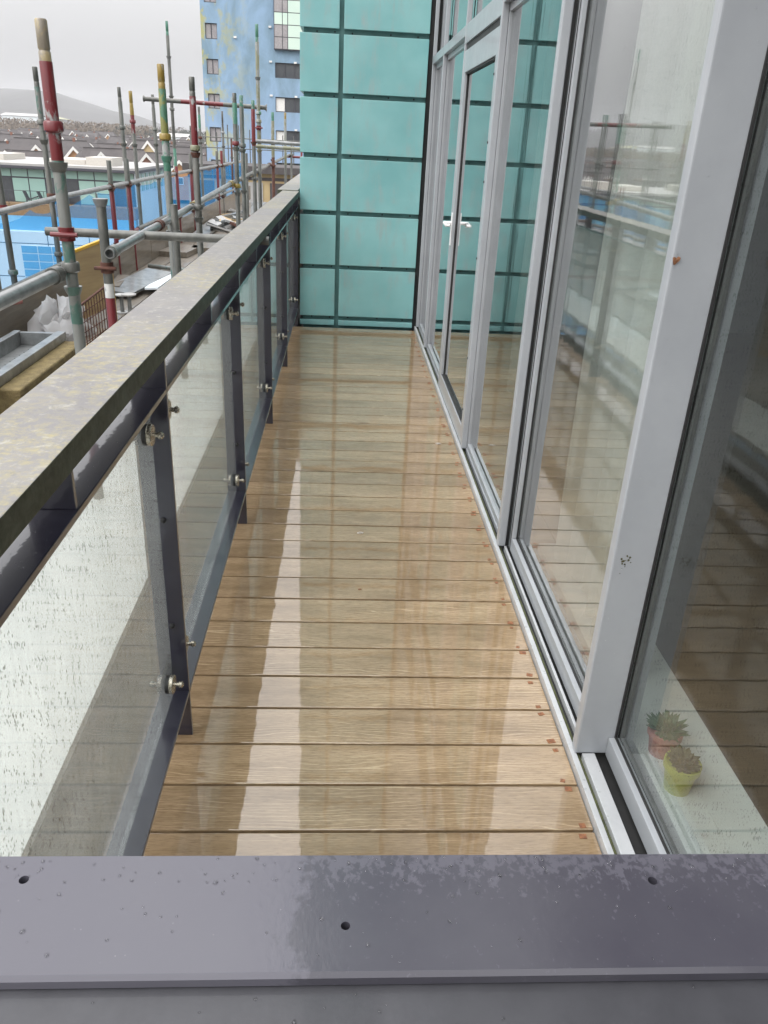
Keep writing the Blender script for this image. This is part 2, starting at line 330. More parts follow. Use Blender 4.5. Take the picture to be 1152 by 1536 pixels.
def make_tower():
    m, t, o = newmat('blue_render'); v = coords(t)
    mp = t.nodes.new('ShaderNodeMapping'); mp.inputs['Scale'].default_value = (1, 1, .45); L(t, v, mp.inputs[0])
    n = noise(t, mp.outputs[0], .5, 6, .65, .5)
    c = mixc(t, ramp(t, n, [(.38, 0.), (.62, 1.)]), (.245, .365, .51), (.17, .26, .33))
    s = t.nodes.new('ShaderNodeSeparateXYZ'); L(t, v, s.inputs[0])
    lo = t.nodes.new('ShaderNodeMapRange'); lo.inputs['From Min'].default_value = -2; lo.inputs['From Max'].default_value = 6; L(t, s.outputs[2], lo.inputs[0])
    c = mixc(t, lo.outputs[0], (.28, .39, .57), c)
    mpy = t.nodes.new('ShaderNodeMapping'); mpy.inputs['Scale'].default_value = (1, 1, .7); L(t, v, mpy.inputs[0])
    y = noise(t, mpy.outputs[0], .8, 6, .7, .1)
    zx = t.nodes.new('ShaderNodeMapRange'); zx.inputs['From Min'].default_value = -13; zx.inputs['From Max'].default_value = -8; zx.inputs['To Min'].default_value = .8; zx.inputs['To Max'].default_value = 0.0; L(t, s.outputs[0], zx.inputs[0])
    mm = t.nodes.new('ShaderNodeMath'); mm.operation = 'MULTIPLY'; L(t, ramp(t, y, [(.49, 0.), (.58, 1.)]), mm.inputs[0]); L(t, zx.outputs[0], mm.inputs[1])
    c = mixc(t, mm.outputs[0], c, (.42, .38, .10))
    principled(t, o, c, .8, 0, 0); return m
M['tower'] = make_tower()

# ------------------------------------------------------------------ mesh helpers
class MB:
    def __init__(s): s.v = []; s.f = []
    def quad(s, *ps):
        b = len(s.v); s.v += [tuple(p) for p in ps]; s.f.append(tuple(range(b, b + len(ps)))); return s
    def box(s, x0, x1, y0, y1, z0, z1):
        b = len(s.v)
        s.v += [(x0, y0, z0), (x1, y0, z0), (x1, y1, z0), (x0, y1, z0), (x0, y0, z1), (x1, y0, z1), (x1, y1, z1), (x0, y1, z1)]
        for f in ((0, 3, 2, 1), (4, 5, 6, 7), (0, 1, 5, 4), (1, 2, 6, 5), (2, 3, 7, 6), (3, 0, 4, 7)): s.f.append(tuple(b + i for i in f))
        return s
    def obox(s, c, ax, ay, az):
        c = Vector(c); ax, ay, az = Vector(ax), Vector(ay), Vector(az); b = len(s.v)
        for i, j, k in ((-1, -1, -1), (1, -1, -1), (1, 1, -1), (-1, 1, -1), (-1, -1, 1), (1, -1, 1), (1, 1, 1), (-1, 1, 1)): s.v.append(tuple(c + ax * i + ay * j + az * k))
        for f in ((0, 3, 2, 1), (4, 5, 6, 7), (0, 1, 5, 4), (1, 2, 6, 5), (2, 3, 7, 6), (3, 0, 4, 7)): s.f.append(tuple(b + i for i in f))
        return s
    def lathe(s, p0, p1, prof, n=16, caps=True):
        """prof: (t along p0-p1 in metres, radius)"""
        p0, p1 = Vector(p0), Vector(p1); d = (p1 - p0).normalized()
        a = d.orthogonal().normalized(); c = d.cross(a); b = len(s.v)
        for (tt, r) in prof:
            for i in range(n):
                an = 2 * math.pi * i / n
                s.v.append(tuple(p0 + d * tt + a * (r * math.cos(an)) + c * (r * math.sin(an))))
        for k in range(len(prof) - 1):
            for i in range(n):
                j = (i + 1) % n
                s.f.append((b + k * n + i, b + k * n + j, b + (k + 1) * n + j, b + (k + 1) * n + i))
        if caps:
            s.f.append(tuple(b + i for i in reversed(range(n)))); s.f.append(tuple(b + (len(prof) - 1) * n + i for i in range(n)))
        return s
    def tube(s, p0, p1, r, n=16, hollow=False):
        ln = (Vector(p1) - Vector(p0)).length
        if hollow: return s.lathe(p0, p1, [(.05, r * .8), (0, r * .82), (0, r), (ln, r), (ln, r * .82), (ln - .05, r * .8)], n)
        return s.lathe(p0, p1, [(0, r), (ln, r)], n)
    def build(s, name, mat, parent=None, bevel=0, smooth=None, seg=2):
        me = bpy.data.meshes.new(name); me.from_pydata(s.v, [], s.f); me.update()
        if bevel:
            bm = bmesh.new(); bm.from_mesh(me)
            bmesh.ops.bevel(bm, geom=bm.edges[:], offset=bevel, segments=seg, affect='EDGES', profile=.6, clamp_overlap=True)
            bm.to_mesh(me); bm.free()
        me.materials.append(M[mat])
        if smooth is not None and not bevel:
            for p in me.polygons: p.use_smooth = True
            me.set_sharp_from_angle(angle=rad(smooth))
        o = bpy.data.objects.new(name, me); S.collection.objects.link(o)
        if parent is not None:
            o.parent = parent
            if parent.type == 'EMPTY': o.matrix_parent_inverse = Matrix.Translation(-Vector(parent.location))
        return o
def sub(o, parent):      # sub-part of a part built in world coordinates
    o.parent = parent
    o.matrix_parent_inverse = Matrix.Identity(4)
    return o
def tag(o, label=None, cat=None, group=None, kind=None):
    if label: o['label'] = label
    if cat: o['category'] = cat
    if group: o['group'] = group
    if kind: o['kind'] = kind
    return o
def thing(name, loc, label, cat, group=None):
    o = bpy.data.objects.new(name, None); o.empty_display_size = .1; o.location = loc; S.collection.objects.link(o)
    return tag(o, label, cat, group)
def inst(src, parent, loc=(0, 0, 0), world=True):
    o = src.copy(); S.collection.objects.link(o); o.parent = parent; o.location = loc
    return o

# ------------------------------------------------------------------ the setting
GZ = -14.0
g = MB(); g.quad((-3400, -700, GZ), (3400, -700, GZ), (3400, 4100, GZ), (-3400, 4100, GZ))
tag(g.build('ground', 'ground'), kind='structure')
g = MB(); g.quad((-40, -60, GZ + .02), (30, -60, GZ + .02), (30, 66, GZ + .02), (-40, 66, GZ + .02))
tag(g.build('street', 'asphalt'), kind='structure')

# ------------------------------------------------------------------ deck
DX0, DX1, PITCH, Y0 = -.50, .645, .150, .465
deck = tag(MB().box(DX0 - .08, .66, .40, 6.99, -.18, -.045).build('deck_substructure', 'dark_gap'), kind='structure')
bm_ = MB().box(DX0, DX1, 0, PITCH - .0075, -.024, 0)
b0 = bm_.build('deck_board', 'deck', deck, bevel=.0025, smooth=40)
clip_m = MB().box(-.010, .010, -.0075, .0075, 0, .0012)
c0 = None
for i in range(44):
    y = Y0 + PITCH * i
    if y + .14 > 6.99: break
    o = b0 if i == 0 else inst(b0, deck)
    o.location = (0, y, R.uniform(-.0006, .0006))
    for k, dy in enumerate((.012, .128)):
        if c0 is None: c0 = clip_m.build('rust_clip', 'rust_clip', o); c = c0
        else: c = inst(c0, o)
        c.location = (.615 + R.uniform(-.006, .006), dy + R.uniform(-.004, .004), .0002)
        s = R.uniform(.65, 1.1); c.scale = (s * R.uniform(.8, 1.1), s, 1); c.rotation_euler = (0, 0, R.uniform(-.3, .3))
MB().box(-.57, .90, -1.6, .40, -.18, -.05).build('terrace_slab', 'concrete')['kind'] = 'structure'

# main building below and above
tag(MB().box(-.56, 6, -3, 9, GZ, -.19).build('host_building', 'concrete'), 'grey concrete storeys below the wet timber deck', 'building')
tag(MB().box(-.78, -.47, .40, 6.99, -.18, -.002).build('edge_kerb', 'ledge'), 'dark mossy kerb between the glass balustrade and the scaffold', 'kerb')

# ------------------------------------------------------------------ teal end wall
tw = thing('teal_wall', (.1, 7.06, -.18), 'teal weathered metal cassette wall closing the far end of the deck', 'wall')
MB().box(-.345, .63, 7.045, 8.2, -.18, 13.5).build('backing', 'teal_groove', tw)
ZJ = [.066 + .437 * i for i in range(0, 31)]
ZJ[0] = .066
rv = None
for i in range(len(ZJ)):
    z0 = .004 if i == 0 else ZJ[i - 1] + .018
    z1 = ZJ[i] - .018
    if z1 > 13.5: break
    for (x0, x1) in ((-.372, -.069), (-.034, .628)):
        p = MB().box(x0, x1, 7.0, 7.04, z0, z1).build('cassette', 'teal', tw, bevel=.004, smooth=35)
        p.location.y += R.uniform(-.0015, .0015)
    for x in (-.25, -.12, .05, .33, .55):
        if rv is None: rv = MB().lathe((0, 0, 0), (0, -.004, 0), [(0, .007), (.003, .006), (.004, .002)], 8).build('rivet', 'black', tw, smooth=40); r = rv
        else: r = rv.copy(); S.collection.objects.link(r)
        r.location = (x + R.uniform(-.02, .02), 7.0455, ZJ[i] + R.uniform(-.005, .005))
# side returns of the left cassettes
for i in range(len(ZJ)):
    z0 = .004 if i == 0 else ZJ[i - 1] + .021
    z1 = ZJ[i] - .021
    if z1 > 13.5: break
    MB().box(-.372, -.347, 7.042, 8.2, z0, z1).build('cassette', 'teal', tw, bevel=.003, smooth=35)
tag(MB().box(.632, .80, 7.02, 7.3, -.18, 13.5).build('corner_gap', 'dark_gap'), 'black recess between the teal wall and the glazing', 'recess')
pw = thing('parapet', (-.6, 8, -2), 'mossy pale parapet running on behind the teal wall', 'parapet')
MB().box(-.55, -.40, 7.0, 12.5, -2, 1.065).build('core', 'concrete', pw)
MB().box(-.56, -.39, 7.02, 12.5, 1.066, 1.105).build('coping', 'cap', pw, bevel=.006, smooth=40)

# ------------------------------------------------------------------ left balustrade
PY = [.42, 1.700, 3.010, 4.312, 5.570, 6.955]
XA, XB, XG = -.465, -.385, -.427
bal = thing('balustrade', (-.42, .42, 0), 'slate blue steel balustrade with wet glass panels and lichen covered cap', 'balustrade')
MB().box(-.515, -.377, .20, 3.70, 1.094, 1.100).box(-.381, -.3768, .20, 3.70, 1.058, 1.0985).build('cap', 'cap', bal, bevel=.0018)
MB().box(-.515, -.377, 3.703, 6.985, 1.094, 1.100).box(-.381, -.3768, 3.703, 6.985, 1.058, 1.0985).build('cap', 'cap', bal, bevel=.0018)
for y in PY:
    MB().box(XA, XB, y - .006, y + .006, 0.0, 1.0935).build('post', 'navy', bal, bevel=.0015, smooth=40)
    for z in (.36, .66): MB().lathe((XA + .05, y - .006, z), (XA + .05, y - .016, z), [(0, .007), (.007, .006), (.010, .002)], 10).build('bolt', 'black', bal, smooth=40)
disc = None
def clamp(y, z, yp):
    global disc
    if disc is None:
        disc = MB().lathe((0, 0, 0), (.011, 0, 0), [(0, .023), (.002, .0245), (.009, .0245), (.011, .0225), (.011, .009)], 24).build('glass_clamp', 'steel', bal, smooth=35)
        bo = MB().lathe((.010, 0, 0), (.034, 0, 0), [(0, .0055), (.012, .0055), (.013, .0085), (.020, .0085), (.024, .004)], 12).build('bolt', 'steel', None, smooth=35); bo.parent = disc
        pd = MB().lathe((-.009, 0, 0), (-.0005, 0, 0), [(0, .0235), (.0085, .0235)], 20).build('gasket', 'black', None, smooth=35); pd.parent = disc
        d = disc
    else:
        d = disc.copy(); S.collection.objects.link(d)
        for c in disc.children: k = c.copy(); S.collection.objects.link(k); k.parent = d
    d.location = (XG + .014, y, z)
    a, b = sorted((y, yp))
    MB().box(XG - .018, XG - .010, a - .004, b + .004, z - .014, z + .014).build('lug', 'navy', bal)
for a, b in zip(PY[:-1], PY[1:]):
    MB().box(XA, XB, a + .0065, b - .0065, .973, .985).build('top_rail', 'navy', bal, bevel=.0015, smooth=40)
    MB().box(XA, XB, a + .0065, b - .0065, .140, .152).build('bottom_rail', 'navy', bal, bevel=.0015, smooth=40)
    ymid = (a + b) / 2 + .01
    MB().box(XA + .004, XB - .003, ymid - .005, ymid + .005, .9855, 1.0935).build('cap_bracket', 'navy', bal, bevel=.001, smooth=40)
    MB().box(XG - .005, XG + .005, a + .018, b - .018, .160, .968).build('glass_panel', 'glass', bal)
    for z in (.237, .905):
        clamp(b - .088, z, b); clamp(a + .088, z, a)

# ------------------------------------------------------------------ end rail in front
er = thing('end_rail', (.1, .34, 0), 'wet purple grey metal handrail across the near end with drilled holes', 'handrail')
def plate_with_holes(x0, x1, y0, y1, zt, zb, holes):
    s = MB(); n = 24; xs = x0
    def q(pts, up=True): s.quad(*(pts if up else pts[::-1]))
    for (hx, hy, hr) in holes:
        a, b = hx - .02, hx + .02
        q([(xs, y0, zt), (a, y0, zt), (a, y1, zt), (xs, y1, zt)])
        ring = [(hx + hr * math.cos(2 * math.pi * i / n), hy + hr * math.sin(2 * math.pi * i / n)) for i in range(n)]
        def outer(i):
            an = 2 * math.pi * i / n; cx, cy = math.cos(an), math.sin(an)
            tx = (.02 / abs(cx)) if abs(cx) > 1e-6 else 1e9
            ty = ((y1 - hy) / cy) if cy > 1e-6 else (((y0 - hy) / cy) if cy < -1e-6 else 1e9)
            k = min(tx, ty); return (hx + cx * k, hy + cy * k)
        for i in range(n):
            j = (i + 1) % n; o1, o2 = outer(i), outer(j); pts = [o1, o2]
            for corner in ((b, y1), (a, y1), (a, y0), (b, y0)):
                ang = math.atan2(corner[1] - hy, corner[0] - hx) % (2 * math.pi)
                if 2 * math.pi * i / n < ang < 2 * math.pi * (i + 1) / n: pts = [o1, corner, o2]
            s.quad(*[(p[0], p[1], zt) for p in pts], (*ring[j], zt), (*ring[i], zt))
            s.quad((*ring[i], zt), (*ring[j], zt), (*ring[j], zb), (*ring[i], zb))
        xs = b
    q([(xs, y0, zt), (x1, y0, zt), (x1, y1, zt), (xs, y1, zt)])
    rz = .0026
    s.quad((x0, y0, zt), (x0, y0 - rz, zt - rz), (x1, y0 - rz, zt - rz), (x1, y0, zt))
    s.quad((x0, y0 - rz, zt - rz), (x0, y0 - rz, zb), (x1, y0 - rz, zb), (x1, y0 - rz, zt - rz))
    s.quad((x1, y1, zt), (x1, y1, zb), (x0, y1, zb), (x0, y1, zt))
    s.quad((x0, y1, zt), (x0, y1, zb), (x0, y0, zb), (x0, y0, zt)); s.quad((x1, y0, zt), (x1, y0, zb), (x1, y1, zb), (x1, y1, zt))
    return s
plate_with_holes(-.375, .63, .3035, .3875, 1.050, 1.0412, [(-.201, .369, .0032), (.011, .3335, .0030), (.222, .3655, .0032)]).build('cap', 'front', er, smooth=50)
MB().box(-.375, .63, .305, .386, 1.0385, 1.0411).build('liner', 'black', er)
MB().box(-.375, .63, .20, .3045, 1.012, 1.0400).box(-.375, .63, .3046, .3865, 1.012, 1.0383).build('rail_box', 'front_low', er)
for x in (-.34, .59): MB().box(x - .006, x + .006, .30, .38, -.05, 1.0045).build('post', 'navy', er)
MB().box(-.31, .56, .345, .355, .12, .98).build('glass_panel', 'glass', er)
MB().box(-.333, .583, .31, .38, .09, .102).build('bottom_rail', 'navy', er)

# rain drops standing on the rail and on the wide mullion
m, t, o = newmat('rain_water')
p = principled(t, o, (1., 1., 1.), .02); p.inputs['Transmission Weight'].default_value = 1.0; p.inputs['IOR'].default_value = 1.33
M['water'] = m
def drops(par, n, spot, normal, r0, r1):
    s = MB(); k = 9; nv = Vector(normal); a = nv.orthogonal().normalized(); b = nv.cross(a)
    for _ in range(n):
        c = Vector(spot()); r = R.uniform(r0, r1) * R.choice((.6, .8, 1, 1)); st = R.uniform(.8, 1.3); i0 = len(s.v)
        for (hh, rr) in ((-.0002, 1), (.45 * r, .72)):
            for i in range(k): an = 6.2832 * i / k; s.v.append(tuple(c + nv * hh + a * (r * rr * st * math.cos(an)) + b * (r * rr * math.sin(an))))
        s.v.append(tuple(c + nv * .6 * r))
        for i in range(k):
            j = (i + 1) % k; s.f.append((i0 + i, i0 + j, i0 + k + j, i0 + k + i)); s.f.append((i0 + k + i, i0 + k + j, i0 + 2 * k))
    o = s.build('rain_drops', 'water', par, smooth=180); o['kind'] = 'stuff'
drops(er, 170, lambda: (R.uniform(-.30, .34), R.choice((R.uniform(.307, .386), R.uniform(.365, .386))), 1.0501), (0, 0, 1), .0006, .0016)
drops(er, 60, lambda: (R.uniform(-.30, .34), R.uniform(.25, .298), 1.0401), (0, 0, 1), .0005, .0014)
drops(bal, 260, lambda: (R.uniform(XA + .02, XB - .004), R.uniform(.8, 3.0), .9852), (0, 0, 1), .0006, .0018)

# ------------------------------------------------------------------ right glazing
GY0 = -.55
th = thing('door_threshold', (.70, 3, 0), 'bright aluminium threshold track with mossy groove along the deck edge', 'threshold')
MB().box(.647, .663, GY0, 6.98, -.03, .026).build('outer_lip', 'alu_bright', th, bevel=.002, smooth=40)
MB().box(.6635, .92, GY0, 6.98, -.10, .006).build('base', 'black', th)
MB().box(.665, .675, GY0, 6.98, .0065, .013).build('groove', 'moss', th)
for a, b in ((GY0, 1.598), (1.638, 2.795)):
    MB().box(.684 if a > 0 else .676, .693 if a > 0 else .711, a, b, .0065, .030).build('track', 'alu_bright', th, bevel=.002)
for a, b in ((2.835, 6.98),):
    MB().box(.684, .74, a, b, .0065, .03).build('sill', 'alu', th, bevel=.003, smooth=40)

def mullion(x0, x1, y0, y1, label, z1=2.8, mat='alu'):
    t = thing('mullion', ((x0 + x1) / 2, (y0 + y1) / 2, .02), label, 'mullion')
    MB().box(x0, x1, y0, y1, .0265, z1).build('profile', mat, t, bevel=.006, smooth=40, seg=3)
    return t
m1 = mullion(.657, .768, 1.600, 1.634, 'wide grey mullion between the two sliding panes, brown scrape near its foot')
MB().box(.768, .790, 1.606, 1.628, .0265, 2.8).build('gasket', 'black', m1)
drops(m1, 150, lambda: (R.uniform(.664, .762), 1.5999, R.uniform(.1, 1.9)), (0, -1, 0), .0007, .0020)
m2 = mullion(.657, .690, 2.797, 2.832, 'slim pale mullion between the curtained sliding pane and the fixed pane')
MB().box(.6905, .7015, 2.803, 2.826, .0265, 2.8).build('gasket', 'black', m2)
m3 = mullion(.657, .690, 3.915, 3.948, 'grey mullion on the hinge side of the glazed door')
MB().box(.6905, .700, 3.92, 3.943, .0265, 2.8).build('gasket', 'black', m3)
m4 = mullion(.659, .688, 5.085, 5.115, 'grey mullion on the handle side of the glazed door')
m5 = mullion(.659, .688, 6.185, 6.215, 'grey mullion between the two panes beside the teal wall')
m6 = mullion(.659, .688, 6.945, 6.975, 'grey end mullion against the black recess of the teal wall')

def sliding(y0, y1, label, glass='window_wet', X=.740, hide=False):
    t = thing('sliding_door', (.78, (y0 + y1) / 2, .03), label, 'sliding door')
    s = .040; W = X + .030
    ye = y1 - .036 if hide else y1
    MB().box(X, W, y0, ye, .0265, .085).build('bottom_rail', 'alu', t, bevel=.003)
    MB().box(X, W, y0, ye, 2.02, 2.09).build('top_rail', 'alu', t, bevel=.003)
    MB().box(X, W, y0, y0 + s, .0855, 2.0195).build('stile', 'alu', t, bevel=.003)
    if hide: MB().box(.7905, .81, y1 - .034, y1, .0265, 2.09).build('stile', 'alu', t, bevel=.002)
    else:
        MB().box(X, W, y1 - s, y1, .0855, 2.0195).build('stile', 'alu', t, bevel=.003)
        MB().box(X - .002, X - .0003, y1 - .026, y1 - .022, .0265, 2.09).build('groove', 'black', t)
    f = MB(); w_ = .006; a, b, c, d = y0 + s - .001, (ye if hide else y1 - s) + .001, .084, 2.021
    G = X + .022; f.box(G - .006, G - .0005, a, a + w_, c, d).box(G - .006, G - .0005, b - w_, b, c, d).box(G - .006, G - .0005, a + w_, b - w_, c, c + w_).box(G - .006, G - .0005, a + w_, b - w_, d - w_, d)
    f.build('gasket', 'black', t)
    f = MB(); f.box(G + .0095, G + .018, b - .012, b + .0005, c, d).box(G + .0095, G + .018, a, b - .013, c, c + .010)
    if hide: f.build('spacer', 'galv', t)
    MB().box(G, G + .008, a, b, c, d).build('glass', glass, t)
    return t
sliding(GY0 + .01, 1.634, 'sliding glass pane with potted succulents behind it', 'window_near', hide=True)
sliding(1.637, 2.790, 'sliding glass pane with the sheer curtain behind it', 'window_wet', X=.702)

def fixed(y0, y1, xg, label, z0=.031, z1=2.06):
    t = thing('window', (xg, (y0 + y1) / 2, z0), label, 'window')
    w_ = .013
    MB().box(xg - .012, xg + .03, y0, y0 + w_, z0, z1).build('frame', 'alu', t, bevel=.002, smooth=40)
    MB().box(xg - .012, xg + .03, y1 - w_, y1, z0, z1).build('frame', 'alu', t, bevel=.002, smooth=40)
    MB().box(xg - .012, xg + .03, y0 + w_, y1 - w_, z0, z0 + .03).build('frame', 'alu', t, bevel=.002, smooth=40)
    MB().box(xg - .012, xg + .03, y0 + w_, y1 - w_, z1 - .03, z1).build('frame', 'alu', t, bevel=.002, smooth=40)
    MB().box(xg - .014, xg - .012, y0 + w_ - .012, y0 + w_ - .003, z0, z1).build('gasket', 'black', t)
    MB().box(xg, xg + .008, y0 + w_, y1 - w_, z0 + .03, z1 - .03).build('glass', 'window', t)
    # transom light above
    MB().box(.659, xg + .03, y0, y1, z1 + .001, z1 + .055).build('transom', 'alu', t, bevel=.003, smooth=40)
    MB().box(xg, xg + .008, y0 + .004, y1 - .004, z1 + .056, 2.8).build('upper_glass', 'window', t)
    MB().box(xg + .05, xg + .055, y0 + .004, y1 - .004, z1 + .056, 2.8).build('blind', 'roofwhite', t)
    return t
fixed(2.835, 3.912, .700, 'fixed glass pane reflecting the teal wall between slim mullion and glazed door')
fixed(5.118, 6.183, .700, 'fixed glass pane beyond the handle side of the glazed door')
fixed(6.218, 6.943, .700, 'narrow glass pane tight against the teal wall')

dr = thing('glazed_door', (.69, 4.5, .03), 'grey framed glazed door with white lever handle', 'door')
a, b = 3.952, 5.081
MB().box(.662, .712, b - .060, b, .03, 1.985).build('stile', 'alu', dr, bevel=.003, smooth=40)
MB().box(.662, .712, a, a + .064, .03, 1.985).build('stile', 'alu', dr, bevel=.003, smooth=40)
MB().box(.662, .712, a + .0645, b - .0605, .03, .125).build('bottom_rail', 'alu', dr, bevel=.003, smooth=40)
MB().box(.662, .712, a + .0645, b - .0605, 1.875, 1.985).build('top_rail', 'alu', dr, bevel=.003, smooth=40)
MB().box(.684, .692, a + .0645, b - .0605, .1255, 1.8745).build('glass', 'window', dr)
for (u, v_, p, q) in ((b - .067, b - .061, .126, 1.874), (a + .065, a + .071, .126, 1.874)): MB().box(.6775, .6835, u, v_, p, q).build('gasket', 'black', dr)
MB().box(.668, .6835, a + .0715, b - .0675, .126, .133).build('gasket', 'black', dr)
MB().box(.668, .6835, a + .0715, b - .0675, 1.867, 1.874).build('gasket', 'black', dr)
MB().box(.672, .712, a, b, 1.990, 2.020).build('head_gap', 'black', dr)
MB().box(.660, .712, a, b, 2.0205, 2.115).build('transom', 'alu', dr, bevel=.003, smooth=40)
MB().box(.700, .708, a, b, 2.1155, 2.8).build('upper_glass', 'window', dr)
MB().box(.75, .755, a, b, 2.1155, 2.8).build('blind', 'roofwhite', dr)
hy = b - .030
h = MB().box(.6545, .6615, hy - .015, hy + .015, .94, 1.13).build('handle_plate', 'white_paint', dr, bevel=.003, smooth=40)
for sgn, xw in ((-1, .6543),):
    hb = MB().tube((xw, hy, 1.07), (xw - .045, hy, 1.07), .010, 12)
    hb.tube((xw - .040, hy + .006, 1.07), (xw - .042, hy - .105, 1.066), .0095, 12)
    hb.tube((xw - .042, hy - .100, 1.066), (xw - .018, hy - .115, 1.066), .0085, 12)
    hb.build('lever', 'white_paint', dr, smooth=50)
hb = MB().tube((.7125, hy, 1.07), (.755, hy, 1.07), .010, 12); hb.tube((.752, hy + .006, 1.07), (.752, hy - .11, 1.066), .0095, 12)
hb.build('lever', 'white_paint', dr, smooth=50)
for z in (.22, .50, 1.0, 1.35, 1.52, 1.80): MB().lathe((.6615, a + .05, z), (.6575, a + .05, z), [(0, .006), (.004, .004)], 8).build('screw', 'black', dr)

fu = thing('upper_facade', (.75, 3, 2.8), 'grey panelled facade above the balcony glazing', 'facade')
for i in range(5):
    MB().box(.66, .76, GY0 + 1.505 * i, GY0 + 1.505 * i + 1.497, 2.805, 5.4).build('panel', 'alu', fu, bevel=.004)
    MB().box(.66, .76, GY0 + 1.505 * i, GY0 + 1.505 * i + 1.497, 5.41, 8.0).build('panel', 'alu', fu, bevel=.004)  # unseen upper tier, added to block the sky streak reflected in the deck
MB().box(.765, .95, GY0, 7.01, 2.803, 8.0).build('backing', 'dark_gap', fu)

# room behind the glass
for n_, bx in (('interior_floor', (.93, 4.6, GY0, 7.3, -.10, .004)), ('interior_ceiling', (.96, 4.6, GY0, 7.3, 2.82, 2.9))):
    tag(MB().box(*bx).build(n_, 'room_floor' if 'floor' in n_ else 'room_wall'), kind='structure')
for bx in ((4.6, 4.7, GY0, 7.3, -.1, 2.9), (.82, 4.6, GY0 - .1, GY0 - .002, -.1, 2.9), (.82, 4.6, 7.302, 7.4, -.1, 2.9)):
    tag(MB().box(*bx).build('interior_wall', 'room_wall'), kind='structure')
tag(MB().box(.93, 1.055, GY0 + .01, 2.79, .0045, .048).build('window_board', 'pale_sheet'), 'pale low window board inside the sliding panes', 'window board')
tag(MB().box(.825, .9295, GY0 + .01, 2.79, .007, .048).build('window_sill', 'pale_sheet'), 'pale strip of inner sill against the sliding panes', 'window sill')
def curtain(y0, y1, x, label, amp=.03):
    s = MB(); n = int((y1 - y0) / .012); rows = 6
    pts = []
    for i in range(n + 1):
        y = y0 + (y1 - y0) * i / n
        pts.append((x + amp * math.sin(y * 30 + math.sin(y * 17) * 2.2) + .35 * amp * math.sin(y * 83), y))
    for k in range(rows + 1):
        z = .06 + (2.6 - .06) * k / rows
        for i, (px, py) in enumerate(pts): s.v.append((px + .006 * math.sin(z * 3 + py * 20), py, z))
    for k in range(rows):
        for i in range(n):
            q = k * (n + 1) + i; s.f.append((q, q + 1, q + n + 2, q + n + 1))
    return tag(s.build('curtain', 'sheer', smooth=180), label, 'curtain')
curtain(1.86, 2.76, .90, 'pale sheer curtain with loose folds behind the sliding pane', .045)
curtain(4.62, 4.95, 1.13, 'pale sheer curtain hanging behind the glazed door')

def pot(x, y, label, pm, lm, r, h, style):
    t = thing('potted_plant', (x, y, .048), label, 'plant')
    MB().lathe((x, y, .048), (x, y, .3), [(0, r * .74), (h * .8, r * .93), (h * .8, r * 1.06), (h, r * 1.06), (h, r * .95), (h - .012, r * .92)], 20).build('pot', pm, t, smooth=35)
    f = MB()
    for i in range(120 if style else 150):
        an = R.uniform(0, 6.283); el = R.uniform(.15, 1.45); ln = R.uniform(.6, 1.0) * (r * 1.35 if style else r * .95)
        d = Vector((math.cos(an) * math.cos(el), math.sin(an) * math.cos(el), math.sin(el)))
        base = Vector((x, y, .048 + h - .008)) + Vector((math.cos(an), math.sin(an), 0)) * r * R.uniform(0, .5)
        side = d.cross(Vector((0, 0, 1))).normalized() * (.008 if style else .010); up = side.cross(d).normalized() * .004
        p1 = base + d * ln * .55; p2 = base + d * ln
        f.quad(base - side * .4, p1 - side + up, p2, p1 + up * 2); f.quad(base + side * .4, p1 + up * 2, p2, p1 + side + up); f.quad(base - side * .4, p1 - up, base + side * .4)
        f.quad(p1 - side + up, p1 - up, p2); f.quad(p1 - up, p1 + side + up, p2)
    f.build('foliage', lm, t)
pot(.885, 1.585, 'dark leafy succulent in a pink pot behind the sliding pane', 'pot_pink', 'leaf', .043, .075, 1)
pot(.878, 1.455, 'olive cushion plant in a yellow green pot behind the sliding pane', 'pot_yellow', 'leaf_brown', .043, .085, 0)

# small litter
lf = MB()
for fz in (1.5990, 1.5965):      # ragged curled leaf, two faces
    pts = [(.6580, 1.3175), (.6615, 1.3195), (.6650, 1.3165), (.6700, 1.3205), (.6735, 1.3180), (.6715, 1.3120), (.6680, 1.3085), (.6650, 1.3045), (.6615, 1.3040), (.6600, 1.3100)]
    lf.quad(*[(x, fz - .0012 * math.sin(i * 1.7), z) for i, (x, z) in enumerate(pts)])
tag(lf.build('leaf_scrap', 'dead_leaf'), 'small brown dead leaf stuck to the wide grey mullion', 'leaf')
def crumb(x, y, r, label, mt='pebble'):
    s = MB(); n = 7
    for k, (zz, rr) in enumerate(((0, 1), (.5, .8), (.9, .3))):
        for i in range(n): q = R.uniform(.6, 1.2) * r * rr; s.v.append((x + q * 1.5 * math.cos(i * 6.283 / n), y + q * math.sin(i * 6.283 / n), .0005 + zz * r * .6))
    for k in range(2):
        for i in range(n): j = (i + 1) % n; s.f.append((k * n + i, k * n + j, (k + 1) * n + j, (k + 1) * n + i))
    s.f.append(tuple(range(2 * n, 3 * n)))
    tag(s.build('litter', mt), label, 'litter')
crumb(.10, 2.94, .010, 'pale crumb of litter lying in the middle of the wet boards')
crumb(.09, 2.48, .006, 'brown speck of litter on the wet boards', 'dead_leaf')
crumb(.55, 4.05, .012, 'white scrap of litter beside the glazed door threshold')

# rusty scrape on mullion foot
sc = MB()
for i in range(16):
    x = .689 + R.gauss(0, .007); z = .62 + R.gauss(0, .014); r = R.uniform(.0012, .0035)
    sc.quad(*[(x + r * R.uniform(.5, 1.3) * math.cos(k * 1.05), 1.5994, z + r * R.uniform(.5, 1.4) * math.sin(k * 1.05)) for k in range(6)])
o = sc.build('scrape', 'leaf_brown', m1)

